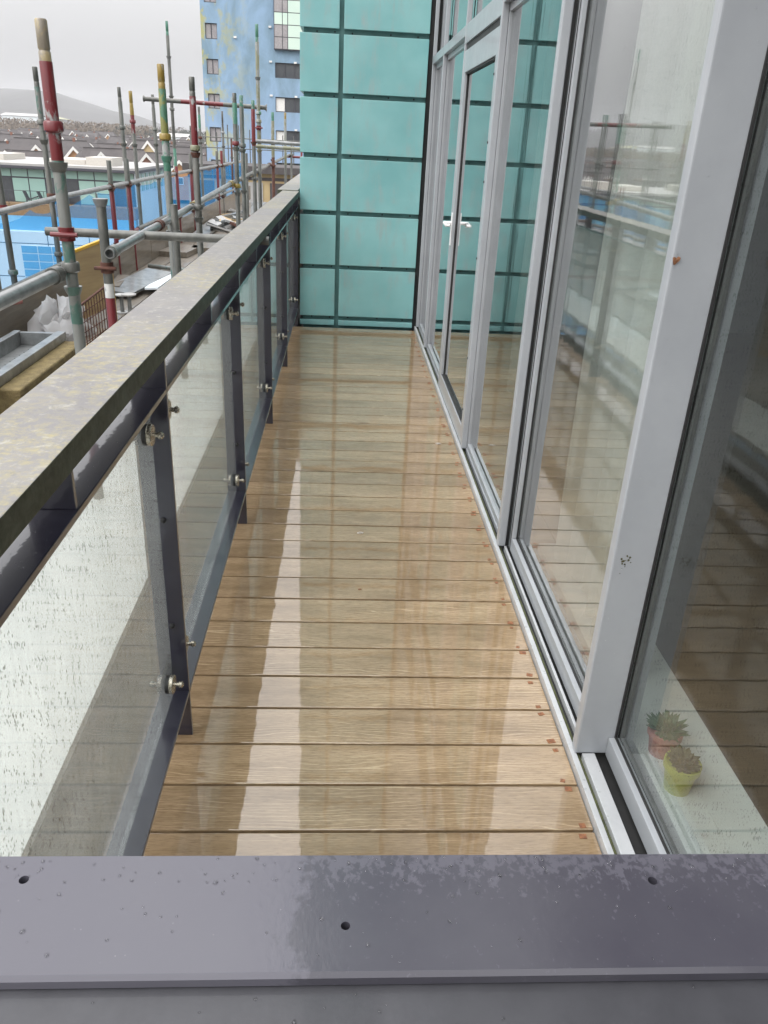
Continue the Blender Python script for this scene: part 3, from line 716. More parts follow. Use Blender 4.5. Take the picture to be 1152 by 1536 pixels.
# ------------------------------------------------------------------ scaffold
PZ = .18      # top of the boards
RT = .020
def collar(name, x, y, z, mat, par, h=.035, r=.031):
    return MB().lathe((x, y, z - h / 2), (x, y, z + h), [(0, r * .78), (.006, r), (h - .006, r), (h, r * .85)], 18).build(name, mat, par, smooth=40)
def cup(x, y, z, mat, par):      # flared bottom cup
    return MB().lathe((x, y, z - .03), (x, y, z + .03), [(0, .0215), (.018, .029), (.030, .031), (.030, .024)], 18).build('cup', mat, par, smooth=40)
def pole(x, y, top, label, segs, spig=None, cups=(), collars=(), couplers=(), r=RT, zb=GZ, tilt=0):
    t = thing('scaffold_pole', (x, y, zb), label, 'scaffold pole', 'standing scaffold poles')
    z = zb
    first = True
    for (z1, mt) in segs:
        MB().lathe((x, y, z), (x, y, z1), [(0, r), (z1 - z - .002, r), (z1 - z, r * .96)], 18).build('tube', mt, t, smooth=40); z = z1
    if spig:
        mt, h, rr = spig
        MB().lathe((x, y, z), (x, y, z + h), [(0, rr), (h * .22, rr), (h * .24, rr * .9), (h * .28, rr * .9), (h * .30, rr), (h - .004, rr), (h, rr * .85)], 14).build('spigot', mt, t, smooth=40)
    for (cz, mt) in cups: cup(x, y, cz, mt, t)
    for (cz, mt) in collars: collar('collar', x, y, cz, mt, t)
    for (cz, mt) in couplers:
        s = MB().lathe((x, y, cz - .022), (x, y, cz + .022), [(0, r + .001), (.0, r + .007), (.044, r + .007), (.044, r + .001)], 18, caps=False)
        s.build('coupler', mt, t, smooth=40)
        MB().tube((x - .045, y - .028, cz), (x + .045, y - .028, cz), .008, 8).build('coupler_bolt', mt, t, smooth=40)
    return t
IX, OX = -.95, -2.2
pole(IX, 2.87, 1.68, 'nearest stout scaffold pole, red sleeve with beige spigot over green stained tube', [(.86, 'patina'), (1.395, 'patina'), (1.68, 'red')], ('beige', .115, .0185), [(.99, 'patina'), (1.39, 'galv')], [(1.055, 'galv'), (1.495, 'red')], [(1.165, 'red')])
pole(IX - .03, 4.74, 1.70, 'scaffold pole with mustard spigot and yellow to green sleeve', [(1.30, 'patina'), (1.45, 'green'), (1.70, 'yellowgreen')], ('yellow', .115, .0185), [(1.375, 'green'), (.99, 'galv')], [(1.47, 'yellow')])
pole(IX + .02, 4.60, 1.14, 'short grey wedge headed post in front of the yellow green pole', [(1.14, 'galv')], None, [], [(.99, 'galv')], r=.02)
pole(IX, 5.48, 1.70, 'scaffold pole with red sleeve and grey spigot behind the yellow green pole', [(1.39, 'galv'), (1.70, 'red')], ('galv', .105, .018), [(1.385, 'rust'), (1.0, 'galv')], [(1.41, 'olive'), (1.06, 'galv')])
pole(-1.0, 3.48, 1.235, 'stub pole with flared grey top, white smear and red lower tube', [(.84, 'red'), (.90, 'smear'), (1.235, 'galv')], None, [(1.237, 'galv_pale')], [], [(.66, 'rust'), (.965, 'rust')])
pole(IX, 7.50, 1.74, 'scaffold pole with mint painted top and red collar', [(1.58, 'galv'), (1.74, 'green')], ('galv', .075, .018), [(1.40, 'galv'), (1.04, 'galv')], [(1.43, 'red'), (1.09, 'yellow')])
pole(IX, 7.98, 1.73, 'slim grey scaffold pole with pale green spigot', [(1.73, 'galv')], ('green', .09, .018), [(1.38, 'galv'), (1.03, 'galv')], [(1.41, 'galv')])
pole(IX, 8.95, 1.74, 'scaffold pole with red upper half and green spigot', [(1.40, 'galv'), (1.74, 'red')], ('green', .08, .018), [(1.44, 'rust')], [(1.09, 'galv')])
pole(IX, 9.50, 2.38, 'tallest olive scaffold pole carrying the red cross tube', [(1.35, 'galv'), (2.38, 'olive')], ('green', .16, .017), [(1.36, 'olive'), (2.06, 'galv_pale')], [(1.72, 'green'), (1.64, 'olive')], [(1.575, 'red')])
pole(IX, 11.3, 1.68, 'olive scaffold pole with green tip near the teal wall', [(1.25, 'rust'), (1.68, 'olive')], ('green', .10, .018), [(1.42, 'galv')], [(1.15, 'rust')])
pole(IX, 13.6, 1.75, 'yellowish scaffold pole beside the teal wall edge', [(1.1, 'galv'), (1.75, 'olive')], ('yellow', .09, .018), [(1.36, 'olive')], [])
pole(IX, 15.1, 1.40, 'dark grey far scaffold pole at the red cross tube', [(1.40, 'galv')], None, [], [(1.22, 'galv')])
pole(IX + .1, 16.6, 1.42, 'red far scaffold pole beside the teal wall', [(1.42, 'red')], None, [], [])
pole(IX - .25, 10.4, 1.30, 'short dark grey pole between the tall olive pole and the green tipped one', [(1.30, 'galv')], None, [(1.05, 'galv')], [])
pole(IX - .1, 12.4, 1.55, 'thin grey pole with yellow band near the teal wall', [(1.4, 'galv'), (1.55, 'yellow')], None, [(1.2, 'rust')], [], r=.017)
pole(OX, 12.4, 1.5, 'thin grey pole with rusty collar midway along the blue net', [(1.5, 'galv')], ('galv', .08, .015), [(1.2, 'rust')], [], r=.017)
pole(OX, 16.7, 1.42, 'thin rusty pole near the end of the blue net', [(1.42, 'rust')], None, [(1.1, 'galv')], [], r=.018)
pole(OX, 17.6, 1.5, 'thin patinated pole near the end of the blue net', [(1.5, 'patina')], None, [(1.15, 'galv')], [], r=.018)
# outer row
pole(OX, 5.49, 1.75, 'grey scaffold pole at the outer ledger end with red coupler', [(.50, 'red'), (1.75, 'galv')], ('galv', .1, .018), [(.50, 'olive')], [(.60, 'patina')], [(1.0, 'red')])
pole(OX + .03, 5.15, .75, 'dark short scaffold pole with red foot beside the toe board', [(.42, 'red'), (.75, 'galv')], None, [], [], [(.47, 'rust')])
pole(OX, 6.40, 1.74, 'grey scaffold pole with ribbed sleeve just behind the red sleeved pole', [(1.46, 'galv'), (1.74, 'patina')], ('galv', .125, .018), [(1.40, 'galv')], [(1.515, 'galv'), (.60, 'galv'), (1.02, 'rust')])
pole(OX, 8.65, 1.74, 'plain grey scaffold pole beside the yellow tipped one', [(1.74, 'galv')], ('galv', .12, .017), [(1.37, 'galv'), (1.0, 'galv'), (.55, 'galv')], [(1.51, 'galv')])
pole(OX, 9.09, 1.74, 'scaffold pole with yellow tip and short red band', [(1.46, 'galv'), (1.63, 'red'), (1.70, 'yellow')], ('yellow', .15, .018), [(1.36, 'galv'), (.98, 'galv'), (.55, 'galv')], [(1.57, 'red')])
pole(OX, 10.1, 1.73, 'plain grey scaffold pole left of the yellow green pole', [(1.73, 'galv')], ('galv', .135, .017), [(1.36, 'galv'), (1.0, 'galv'), (.55, 'galv')], [(1.51, 'galv')])
pole(OX, 11.17, 2.55, 'tall thin grey pole with teal tip behind the yellow green pole', [(1.3, 'green'), (2.55, 'galv')], ('green', .15, .017), [(2.33, 'galv_pale'), (1.9, 'galv')], [(1.75, 'galv')])
pole(OX, 13.17, 1.74, 'slim pole with mint band behind the red sleeved pole', [(1.55, 'galv'), (1.74, 'green')], ('galv', .11, .017), [(1.37, 'galv'), (1.0, 'galv')], [(1.43, 'rust')])
pole(OX, 15.6, 1.60, 'dark tipped slim pole in front of the blue tower', [(1.60, 'galv')], ('galv', .26, .017), [(1.30, 'galv'), (.98, 'galv')], [(1.52, 'galv_pale')])
pole(OX, 18.4, 1.60, 'far grey pole at the end of the blue net', [(1.3, 'galv'), (1.60, 'green')], None, [(1.25, 'galv')], [])
for y, up, lo, lb in ((7.85, 'galv', 'red', 'cut grey guard post with red foot, first of the pair on the outer ledger'), (8.48, 'galv', 'red', 'cut grey guard post with red foot, second of the pair on the outer ledger'),
                  (11.95, 'galv', 'red', 'cut grey guard post with red foot behind the red sleeved pole'), (14.4, 'galv', 'red', 'cut guard post with red foot near the blue tower'), (14.92, 'red', 'galv', 'cut guard post with red top and grey foot near the blue tower')):
    pole(OX + .055, y, 1.235, lb, [(1.0, lo), (1.235, up)], None, [], [], [(1.0, 'rust'), (.50, 'rust')], r=.022, zb=PZ + .0005)
pole(OX + .06, 10.9, 1.1, 'red guard post behind the yellow green pole', [(1.1, 'red')], None, [], [], [(.5, 'rust')], r=.02, zb=PZ + .0005)

def htube(p0, p1, mt, label, r=RT, ends=(), hollow=True):
    t = thing('scaffold_tube', tuple((Vector(p0) + Vector(p1)) / 2), label, 'scaffold tube', 'horizontal scaffold tubes')
    MB().tube(p0, p1, r, 18, hollow).build('tube', mt, t, smooth=40)
    for (f_, m_, ln) in ends:
        d = (Vector(p1) - Vector(p0)); c = Vector(p0) + d * f_; u = d.normalized()
        MB().lathe(c - u * ln / 2, c + u * ln / 2, [(0, r + .0005), (0, r + .006), (ln, r + .006), (ln, r + .0005)], 16, caps=False).build('coupler', m_, t, smooth=40)
    return t
htube((-1.42, 4.0, 1.041), (-.362, 4.0, 1.041), 'galv', 'grey tube poking under the balustrade cap')
htube((IX - .03, .2, 1.03), (IX - .03, 2.845, 1.037), 'galv_pale', 'thick bright ledger tube running to the nearest red sleeved pole', .0225, ((.98, 'galv', .05),))
htube((-.957, 3.38, 1.035), (IX - .045, 5.46, 1.06), 'galv_pale', 'open ended bright ledger tube starting at the stub pole', RT, ((.03, 'patina', .06), (.50, 'rust', .07)))
htube((IX - .045, 5.50, 1.062), (IX - .045, 7.48, 1.11), 'galv_pale', 'pale ledger tube with yellow end between red and mint poles', RT, ((.06, 'yellow', .16), (.97, 'yellow', .12)))
htube((IX - .045, 7.50, 1.11), (IX - .045, 15.2, 1.215), 'galv', 'long grey ledger tube running past the tall olive pole', RT, ((.25, 'galv_pale', .1), (.48, 'rust', .08)))
htube((OX + .05, 4.6, .985), (OX + .05, 6.48, 1.01), 'galv_pale', 'outer top ledger tube left of the ribbed pole')
htube((OX + .05, 6.52, 1.01), (OX + .05, 9.6, 1.02), 'galv_pale', 'outer top ledger tube carrying the pair of cut posts', RT, ((.43, 'rust', .06), (.64, 'rust', .06)))
htube((OX + .05, 9.62, 1.02), (OX + .05, 18.5, 1.005), 'galv_pale', 'far outer top ledger tube above the blue net', RT, ((.14, 'rust', .1), (.27, 'rust', .08), (.54, 'rust', .08)))
htube((OX + .05, 4.6, .52), (OX + .05, 6.6, .545), 'galv', 'outer middle rail left of the ribbed pole')
htube((OX + .05, 7.9, .555), (OX + .05, 8.7, .56), 'red', 'short worn pink red middle rail under the cut posts')
htube((OX + .05, 8.72, .565), (OX + .05, 10.2, .57), 'galv', 'outer middle rail under the yellow tipped pole')
htube((OX + .05, 10.25, .57), (OX + .05, 18.4, .52), 'galv', 'far outer middle rail along the blue net', RT, ((.1, 'rust', .12), (.25, 'rust', .2)))
t = htube((-2.16, 9.555, 1.80), (-.885, 9.555, 1.775), 'red', 'high cross tube, red in the middle, between the tall poles', .022)
for p0, p1 in (((-2.165, 9.555, 1.8001), (-1.78, 9.555, 1.7925)), ((-1.33, 9.555, 1.7838), (-.88, 9.555, 1.7749))): MB().tube(p0, p1, .0224, 16).build('bare_end', 'galv', t, smooth=40)
MB().lathe((-2.18, 9.555, 1.8005), (-2.16, 9.555, 1.80), [(0, .032), (.006, .032), (.02, .022)], 14).build('flange', 'galv', t, smooth=40)
MB().lathe((-.865, 9.555, 1.7746), (-.885, 9.555, 1.775), [(0, .036), (.005, .036), (.02, .022)], 14).build('flange', 'galv', t, smooth=40)
htube((-.985, 9.45, 1.445), (-.355, 9.45, 1.43), 'galv_pale', 'pale upper tube of the pair running behind the teal wall')
htube((-1.0, 9.39, 1.395), (-.355, 9.40, 1.385), 'olive', 'olive lower tube of the pair running behind the teal wall')
htube((-1.05, 15.16, 1.19), (-.35, 15.16, 1.18), 'red', 'short red cross tube behind the teal wall')

# platform, boards, toe boards
pf = thing('scaffold_platform', (-1.6, 8, .1), 'wet brown scaffold boards of the platform beyond the balustrade', 'scaffold platform')
bd = None
for i in range(5):
    for k in range(5):
        x0 = -2.16 + i * .229; y0 = -1.2 + 3.9 * k + (i % 2) * .35
        if bd is None: bd = MB().box(0, .222, 0, 3.88, -.038, 0).build('board', 'board', pf, bevel=.003, smooth=40); o = bd
        else: o = bd.copy(); S.collection.objects.link(o)
        o.location = (x0, y0, PZ + R.uniform(-.004, .002)); o.matrix_parent_inverse = Matrix.Translation(-Vector(pf.location))
for y in (.5, 2.9, 5.5, 8, 10.5, 13, 15.5): MB().tube((-2.3, y, .117), (-.62, y, .117), .0242, 12).build('transom', 'galv', pf, smooth=40)
tb = None
for k in range(4):
    y0 = -.8 + 5.0 * k
    t = tag(MB().box(-2.172, -2.135, y0, y0 + 4.985, PZ + .003, .47).build('toe_board', 'toeboard', bevel=.003, smooth=40), ('brown toe board at the near outer platform edge', 'brown toe board behind the tray and polythene', 'brown toe board below the far guard posts', 'brown toe board at the far platform end')[k], 'toe board')
sh = tag(MB().box(-1.0, -.62, .3, 15.5, .143, PZ - .010).build('covering_sheet', 'pale_sheet'), 'pale wet sheet covering the inner strip of scaffold beside the glass', 'sheet')

# blue net
def net(y0, y1, label, zlo, amp):
    s = MB(); n = int((y1 - y0) / .12); rows = 12
    for k in range(rows + 1):
        for i in range(n + 1):
            y = y0 + (y1 - y0) * i / n
            sag = abs(math.sin(math.pi * (y - y0) / .75)) ** .8
            zt = .965 - amp * (sag if amp > .04 else sag)
            z = zt + (zlo - zt) * k / rows
            s.v.append((OX - .06 + .03 * math.sin(y * 3.1 + z * 2) + .015 * math.sin(y * 11), y, z))
    for k in range(rows):
        for i in range(n): q = k * (n + 1) + i; s.f.append((q, q + 1, q + n + 2, q + n + 1))
    return tag(s.build('debris_net', 'net', smooth=180), label, 'debris net', 'blue debris netting along the scaffold')
net(3.0, 7.75, 'sagging blue debris net left of the cut guard posts', -2.6, .07)
net(7.75, 18.6, 'taut blue debris net below the far outer ledger', -2.6, .03)

# things lying on the platform
tag(MB().box(-1.71, -1.56, 3.76, 4.78, PZ + .001, .325).build('insulation_slab', 'insul', bevel=.012, smooth=60, seg=3), 'olive yellow mineral wool slab lying beside the steel tray', 'insulation')
tr = thing('steel_tray', (-1.82, 4, .2), 'perforated galvanised steel tray resting on the toe side of the insulation', 'tray')
MB().box(-1.93, -1.72, 2.7, 4.80, .285, .292).build('base', 'galv_pale', tr)
MB().box(-1.97, -1.931, 2.7, 4.80, .285, .375).build('side', 'galv_pale', tr, bevel=.004, smooth=40)
MB().box(-1.719, -1.665, 2.7, 4.80, .3265, .378).build('side', 'galv_pale', tr, bevel=.004, smooth=40)
MB().box(-1.930, -1.720, 4.77, 4.80, .2925, .370).build('end', 'galv_pale', tr, bevel=.003, smooth=40)
MB().box(-1.95, -1.74, 2.9, 3.0, PZ + .001, .2845).build('packer', 'toeboard', tr); MB().box(-1.95, -1.74, 4.5, 4.6, PZ + .001, .2845).build('packer', 'toeboard', tr)
for i in range(22):
    for j in (0, 1): MB().lathe((-1.80 - j * .05, 3.2 + i * .07, .2922), (-1.80 - j * .05, 3.2 + i * .07, .2932), [(0, .006), (.001, .004)], 6).build('perforation', 'black', tr)
# polythene bag
s = MB(); nu, nv = 26, 12
for j in range(nv + 1):
    for i in range(nu):
        th_ = 2 * math.pi * i / nu; ph = math.pi * .5 * j / nv
        rr = math.cos(ph) * (1 + .22 * math.sin(3 * th_ + j) + R.uniform(-.12, .12)) + .02
        s.v.append((-1.94 + .16 * rr * math.cos(th_), 5.50 + .33 * rr * math.sin(th_), PZ + .004 + .20 * math.sin(ph) * (1 + .3 * math.sin(2 * th_ + 1) + R.uniform(-.18, .18))))
for j in range(nv):
    for i in range(nu): k = (i + 1) % nu; s.f.append((j * nu + i, j * nu + k, (j + 1) * nu + k, (j + 1) * nu + i))
tag(s.build('polythene_bag', 'poly', smooth=50), 'crumpled white polythene bag against the toe board', 'bag')
# plywood board standing, mesh gate
pl = thing('plywood_panel', (-1.92, 6.2, PZ), 'upright plywood panel with yellow top edge beside the toe board', 'panel')
MB().obox((-1.865, 6.0, .47), (.075, .17, .03), (-.008, .004, 0), (0, 0, .24)).build('sheet', 'ply', pl, bevel=.002, smooth=40)
MB().obox((-1.865, 6.0, .716), (.077, .173, .03), (-.012, .007, 0), (0, 0, .009)).build('yellow_edge', 'ply_yellow', pl)
mg = thing('mesh_gate', (-1.65, 5.5, PZ), 'yellow framed rusty wire mesh gate standing on the platform', 'gate')
ga, gb = Vector((-1.66, 4.98, PZ)), Vector((-1.60, 5.62, PZ))
gd = (gb - ga)
MB().tube(gb + Vector((0, 0, .0)), gb + Vector((0, 0, .44)), .020, 12).build('post', 'ply_yellow', mg, smooth=40)
MB().tube(ga + Vector((0, 0, .0)), ga + Vector((0, 0, .30)), .012, 12).build('post', 'ply_yellow', mg, smooth=40)
MB().tube(ga + Vector((0, 0, .025)), gb + Vector((0, 0, .025)), .014, 10).build('frame_bar', 'ply_yellow', mg, smooth=40)
MB().tube(ga + Vector((0, 0, .29)), gb + Vector((0, 0, .36)), .008, 8).build('frame_bar', 'rust', mg, smooth=40)
for i in range(1, 14):
    f_ = i / 14; p = ga + gd * f_
    MB().tube(p + Vector((0, 0, .03)), p + Vector((0, 0, .285 + .06 * f_)), .0035, 6).build('wire', 'rust', mg)
for i in range(1, 5):
    MB().tube(ga + Vector((0, 0, .06 * i)), gb + Vector((0, 0, .06 * i + .012 * i)), .003, 6).build('wire', 'rust', mg)
# metal sheets, jacks, tubes, offcuts
def slab(name, c, sx_, sy_, sz_, rz, tx, ty, mt, label, cat, group=None):
    mx = Matrix.Rotation(rz, 3, 'Z') @ Matrix.Rotation(tx, 3, 'X') @ Matrix.Rotation(ty, 3, 'Y')
    o = MB().obox(c, mx @ Vector((sx_, 0, 0)), mx @ Vector((0, sy_, 0)), mx @ Vector((0, 0, sz_))).build(name, mt, bevel=.002, smooth=40)
    return tag(o, label, cat, group)
slab('metal_sheet', (-1.86, 7.45, .245), .13, .55, .012, -.12, .02, .10, 'galv_pale', 'shiny wet metal sheet on the platform with punched edge', 'metal sheet')
slab('metal_sheet', (-1.68, 7.55, .235), .06, .40, .010, -.02, .0, -.06, 'clad_white', 'small pale sheet beside the shiny wet one', 'metal sheet')
slab('timber_offcut', (-2.02, 7.35, .225), .05, .30, .04, .1, 0, 0, 'board', 'grey timber block beside the shiny sheet', 'timber')
slab('steel_channel', (-1.55, 6.9, .20), .018, 1.0, .014, .02, 0, 0, 'galv', 'long grey steel channel beside the jack', 'channel')
slab('steel_channel', (-1.46, 7.3, .198), .012, 1.1, .012, -.01, 0, 0, 'rust', 'long rusty strip beside the steel channel', 'channel')
for (x, y, r_, h_, lb) in ((-1.60, 6.05, .055, .19, 'pale mushroom headed jack standing on the platform'), (-1.74, 6.35, .05, .13, 'pale short jack behind the mushroom headed one')):
    jk = thing('base_jack', (x, y, PZ), lb, 'jack')
    MB().tube((x, y, PZ), (x, y, PZ + h_), .015, 12).build('stem', 'galv_pale', jk, smooth=40)
    MB().lathe((x, y, PZ + h_), (x, y, PZ + h_ + .02), [(0, r_ * .7), (.006, r_), (.014, r_), (.02, r_ * .6)], 18).build('plate', 'roofwhite', jk, smooth=40)
    MB().lathe((x, y, PZ + .0005), (x, y, PZ + .01), [(0, r_), (.008, r_)], 18).build('foot', 'roofwhite', jk, smooth=40)
htube((-2.05, 8.65, .206), (-1.30, 8.30, .206), 'patina', 'green stained tube lying across the platform', RT)
slab('tile_stack', (-1.95, 9.9, .21), .17, .35, .028, -.1, 0, 0, 'board', 'flat stack of brown tiles with punched edge', 'tiles')
slab('tile_stack', (-1.72, 10.5, .21), .15, .5, .028, .05, 0, 0, 'toeboard', 'second flat stack of dark tiles', 'tiles')
slab('metal_sheet', (-1.98, 12.2, .24), .10, 1.2, .02, .04, 0, .12, 'galv_pale', 'long bright channel bundle on the far platform', 'metal sheet')
for i in range(34):
    x = R.uniform(-2.08, -1.25); y = R.uniform(11.4, 15.2)
    nm, mt, lb = R.choice((('offcut', 'galv_pale', 'bright metal offcut in the heap on the far platform'), ('offcut', 'roofwhite', 'white offcut in the heap on the far platform'), ('offcut', 'ply', 'timber offcut in the heap on the far platform'), ('offcut', 'rust', 'rusty offcut in the heap on the far platform')))
    slab(nm, (x, y, PZ + R.uniform(.03, .10)), R.uniform(.03, .08), R.uniform(.06, .28), R.uniform(.008, .03), R.uniform(0, 3.1), R.uniform(-.3, .3), R.uniform(-.4, .4), mt, lb, 'offcut', 'offcuts heaped on the far platform')
for i in range(14):
    x = R.uniform(-1.95, -1.70); y = R.uniform(4.9, 5.15)
    slab('rubble', (x, y, PZ + R.uniform(.01, .05)), R.uniform(.012, .03), R.uniform(.015, .04), R.uniform(.008, .02), R.uniform(0, 3), R.uniform(-.5, .5), R.uniform(-.5, .5), R.choice(('toeboard', 'black')), 'dark scrap in the pile between bag and tray', 'rubble', 'scraps between bag and tray')
htube((-2.13, 5.0, .487), (-2.03, 5.12, .487), 'pot_pink', 'short pink capped tube end on the toe board', .02, hollow=False)

# ------------------------------------------------------------------ blue tower, 80 m away
TY = 80.0
tt = thing('blue_tower', (-8, 86, GZ), 'stained pale blue rendered tower block behind the scaffold', 'building')
TX0, TX1 = -12.85, 4.0
def winrows():
    return [.66 + 2.71 * k for k in range(-4, 11)]
# wall with real window openings: horizontal bands and piers
wins = []
for z in winrows():
    wins.append((-12.48, -11.45, z + .15, z + 1.35))
    wins.append((-6.42, -3.0, z + .2, z + 1.40) if z < 7 else (-6.5, -1.0, z - .35, z + 2.35))
zs = winrows()
MB().box(TX0, TX1, TY + .25, TY + 14, GZ, 31).build('core', 'tower', tt)
wall = MB()
zb = GZ
for z in zs:
    wall.box(TX0, TX1, TY, TY + .249, zb, z + .15)
    top = z + 1.35
    wall.box(TX0, -12.48, TY, TY + .249, z + .15, top); wall.box(-11.45, -6.45, TY, TY + .249, z + .15, top); wall.box(-3.0, TX1, TY, TY + .249, z + .15, top)
    zb = top
wall.box(TX0, TX1, TY, TY + .249, zb, 31)
wall.build('wall', 'tower', tt)
for z in zs:
    for (x0, x1, k) in ((-12.48, -11.45, 2), (-6.45, -3.0, 4)):
        f_ = MB(); wd = .07
        f_.box(x0, x1, TY + .10, TY + .2, z + .15, z + .15 + wd).box(x0, x1, TY + .10, TY + .2, z + 1.35 - wd, z + 1.35)
        for j in range(k + 1):
            xx = x0 + (x1 - x0) * j / k; f_.box(max(x0, xx - wd / 2), min(x1, xx + wd / 2), TY + .11, TY + .19, z + .15 + wd, z + 1.35 - wd)
        wn = f_.build('window', 'win_frame', tt)
        for j in range(k):
            xa, xb_ = x0 + (x1 - x0) * j / k + .04, x0 + (x1 - x0) * (j + 1) / k - .04
            mt = 'blind_win' if k == 2 else R.choice(('dark_win', 'blind_win', 'dark_win', 'bwhite'))
            p = MB().box(xa, xb_, TY + .15, TY + .17, z + .2, z + 1.3).build('pane', mt); p.parent = wn; p.matrix_parent_inverse = Matrix.Identity(4)
            wn_par = wn
# the curtain wall on the upper right
cw = MB().box(-6.5, TX1, TY - .28, TY - .001, 8.4, 30.5).build('bay', 'win_frame', tt)
for r_ in range(13):
    for c_ in range(5):
        xa = -6.44 + (0 if c_ == 0 else (.72 if c_ == 1 else 1.18 + (c_ - 2) * 1.35)); xb_ = -6.44 + (.66 if c_ == 0 else (1.12 if c_ == 1 else 1.18 + (c_ - 1) * 1.35 - .06))
        za = 8.48 + r_ * .92
        glass = c_ < 2 and (r_ % 3 != 2)
        p = MB().box(xa, xb_, TY - .31, TY - .281, za, za + .86).build('pane', ('dark_win' if r_ % 3 == 1 and r_ > 2 else 'blind_win') if glass else 'mint_pale'); p.parent = cw; p.matrix_parent_inverse = Matrix.Identity(4)
for (x, z) in ((-6.85, 10.13), (-6.83, 7.49), (-6.82, 4.83), (-4.65, 7.5), (-4.6, 4.83), (-4.61, 2.12), (-9.9, 9.2)):
    MB().box(x - .12, x + .12, TY - .10, TY - .001, z - .09, z + .05).build('vent', 'bwhite', tt)
# low building and fence at its foot
lb_ = thing('low_building', (-8, 62, GZ), 'low brown brick building with pale doors at the foot of the tower', 'building')
MB().box(-11.0, 4, 60, 66, GZ, -.9).build('wall', 'brick_buff', lb_)
MB().box(-11.3, 4, 59.6, 66.2, -.899, -.45).build('parapet', 'slate2', lb_)
for i in range(8):
    x = -10.4 + i * 1.7
    d_ = MB().box(x, x + 1.2, 59.93, 59.999, -3.6, -1.5).build('door', 'roofwhite' if i % 3 else 'slate', lb_)
MB().box(-11.0, 4, 59.95, 59.999, -1.35, -1.15).build('band', 'slate', lb_)
fs = thing('far_scaffold', (-8, 74, GZ), 'thin far scaffold standing in front of the blue tower foot', 'scaffold')
for i in range(10):
    x = -11.9 + i * .93
    MB().tube((x, 74, GZ), (x, 74, R.choice((1.6, 2.2, 1.9, 2.6))), .045, 6).build('pole', 'galv', fs)
for z in (-2.4, -1.4, .4, 1.2): MB().tube((-12.2, 73.95, z), (-3, 73.95, z), .04, 6).build('ledger', 'galv', fs)

# ------------------------------------------------------------------ green building, 70 m
gb_ = thing('mint_apartment_building', (-28, 76, GZ), 'flat roofed apartment building with mint top storey over white blue glazed facade', 'building')
X0g, X1g, Yg = -60.0, -17.2, 70.0
MB().box(X0g, X1g, Yg, 84, GZ, -1.75).build('body', 'clad_white', gb_)
rf = MB().box(X0g, X1g + .35, Yg - .6, 84.4, -1.749, -1.55).build('roof', 'win_frame', gb_)
MB().box(X0g, X1g + .2, Yg - .35, 84.2, -1.549, -1.38).build('roof_deck', 'roofwhite', gb_)
for (x0, x1, y0, y1, z1) in ((-21.4, -19.3, 71.5, 75, -.75), (-24.6, -21.6, 72, 77, -1.0), (-33, -29, 74, 79, -.9)):
    MB().box(x0, x1, y0, y1, -1.379, z1).build('plant_box', 'box_beige', gb_)
MB().box(X0g, X1g, Yg - .030, Yg - .001, -4.31, -1.76).build('backing', 'win_frame', gb_)
k = 0; x = X0g
while x < X1g - .05:      # upper band of panels
    wdt = 1.32; x2 = min(x + wdt, X1g)
    MB().box(x + .045, x2 - .045, Yg - .07, Yg - .031, -2.38, -1.80).build('panel', 'mint', gb_)
    dark = (k % 4) in (0, 3)
    if dark:
        wn = MB().box(x + .02, x2 - .02, Yg - .06, Yg - .031, -4.30, -2.47).build('window', 'win_frame', gb_)
        p = MB().box(x + .10, x2 - .10, Yg - .075, Yg - .061, -4.22, -2.55).build('pane', 'dark_win'); p.parent = wn
    else: MB().box(x + .045, x2 - .045, Yg - .07, Yg - .031, -4.28, -2.50).build('panel', 'mint', gb_)
    x = x2; k += 1
MB().box(X0g, X1g + .3, 68.2, Yg - .07, -5.2, -4.32).build('terrace', 'terrace', gb_)
MB().box(X0g, X1g + .3, 68.15, 68.2, -3.34, -3.30).build('handrail', 'win_frame', gb_)
for i in range(30):
    xx = X1g + .2 - i * 1.4; MB().box(xx - .02, xx + .02, 68.15, 68.19, -4.32, -3.341).build('rail_post', 'win_frame', gb_)
for i in range(9):
    yy = Yg + .8 + i * 1.5
    MB().box(X1g + .002, X1g + .06, yy, yy + .9, -3.2, -1.85).build('panel', 'mint', gb_)
MB().box(X0g, X1g + .28, 67.2, 68.14, GZ, -6.3).build('front_block', 'clad_white', gb_)
MB().box(X0g, X1g + .3, 68.141, 68.19, -6.3, -5.201).build('spandrel', 'blue_glass', gb_)
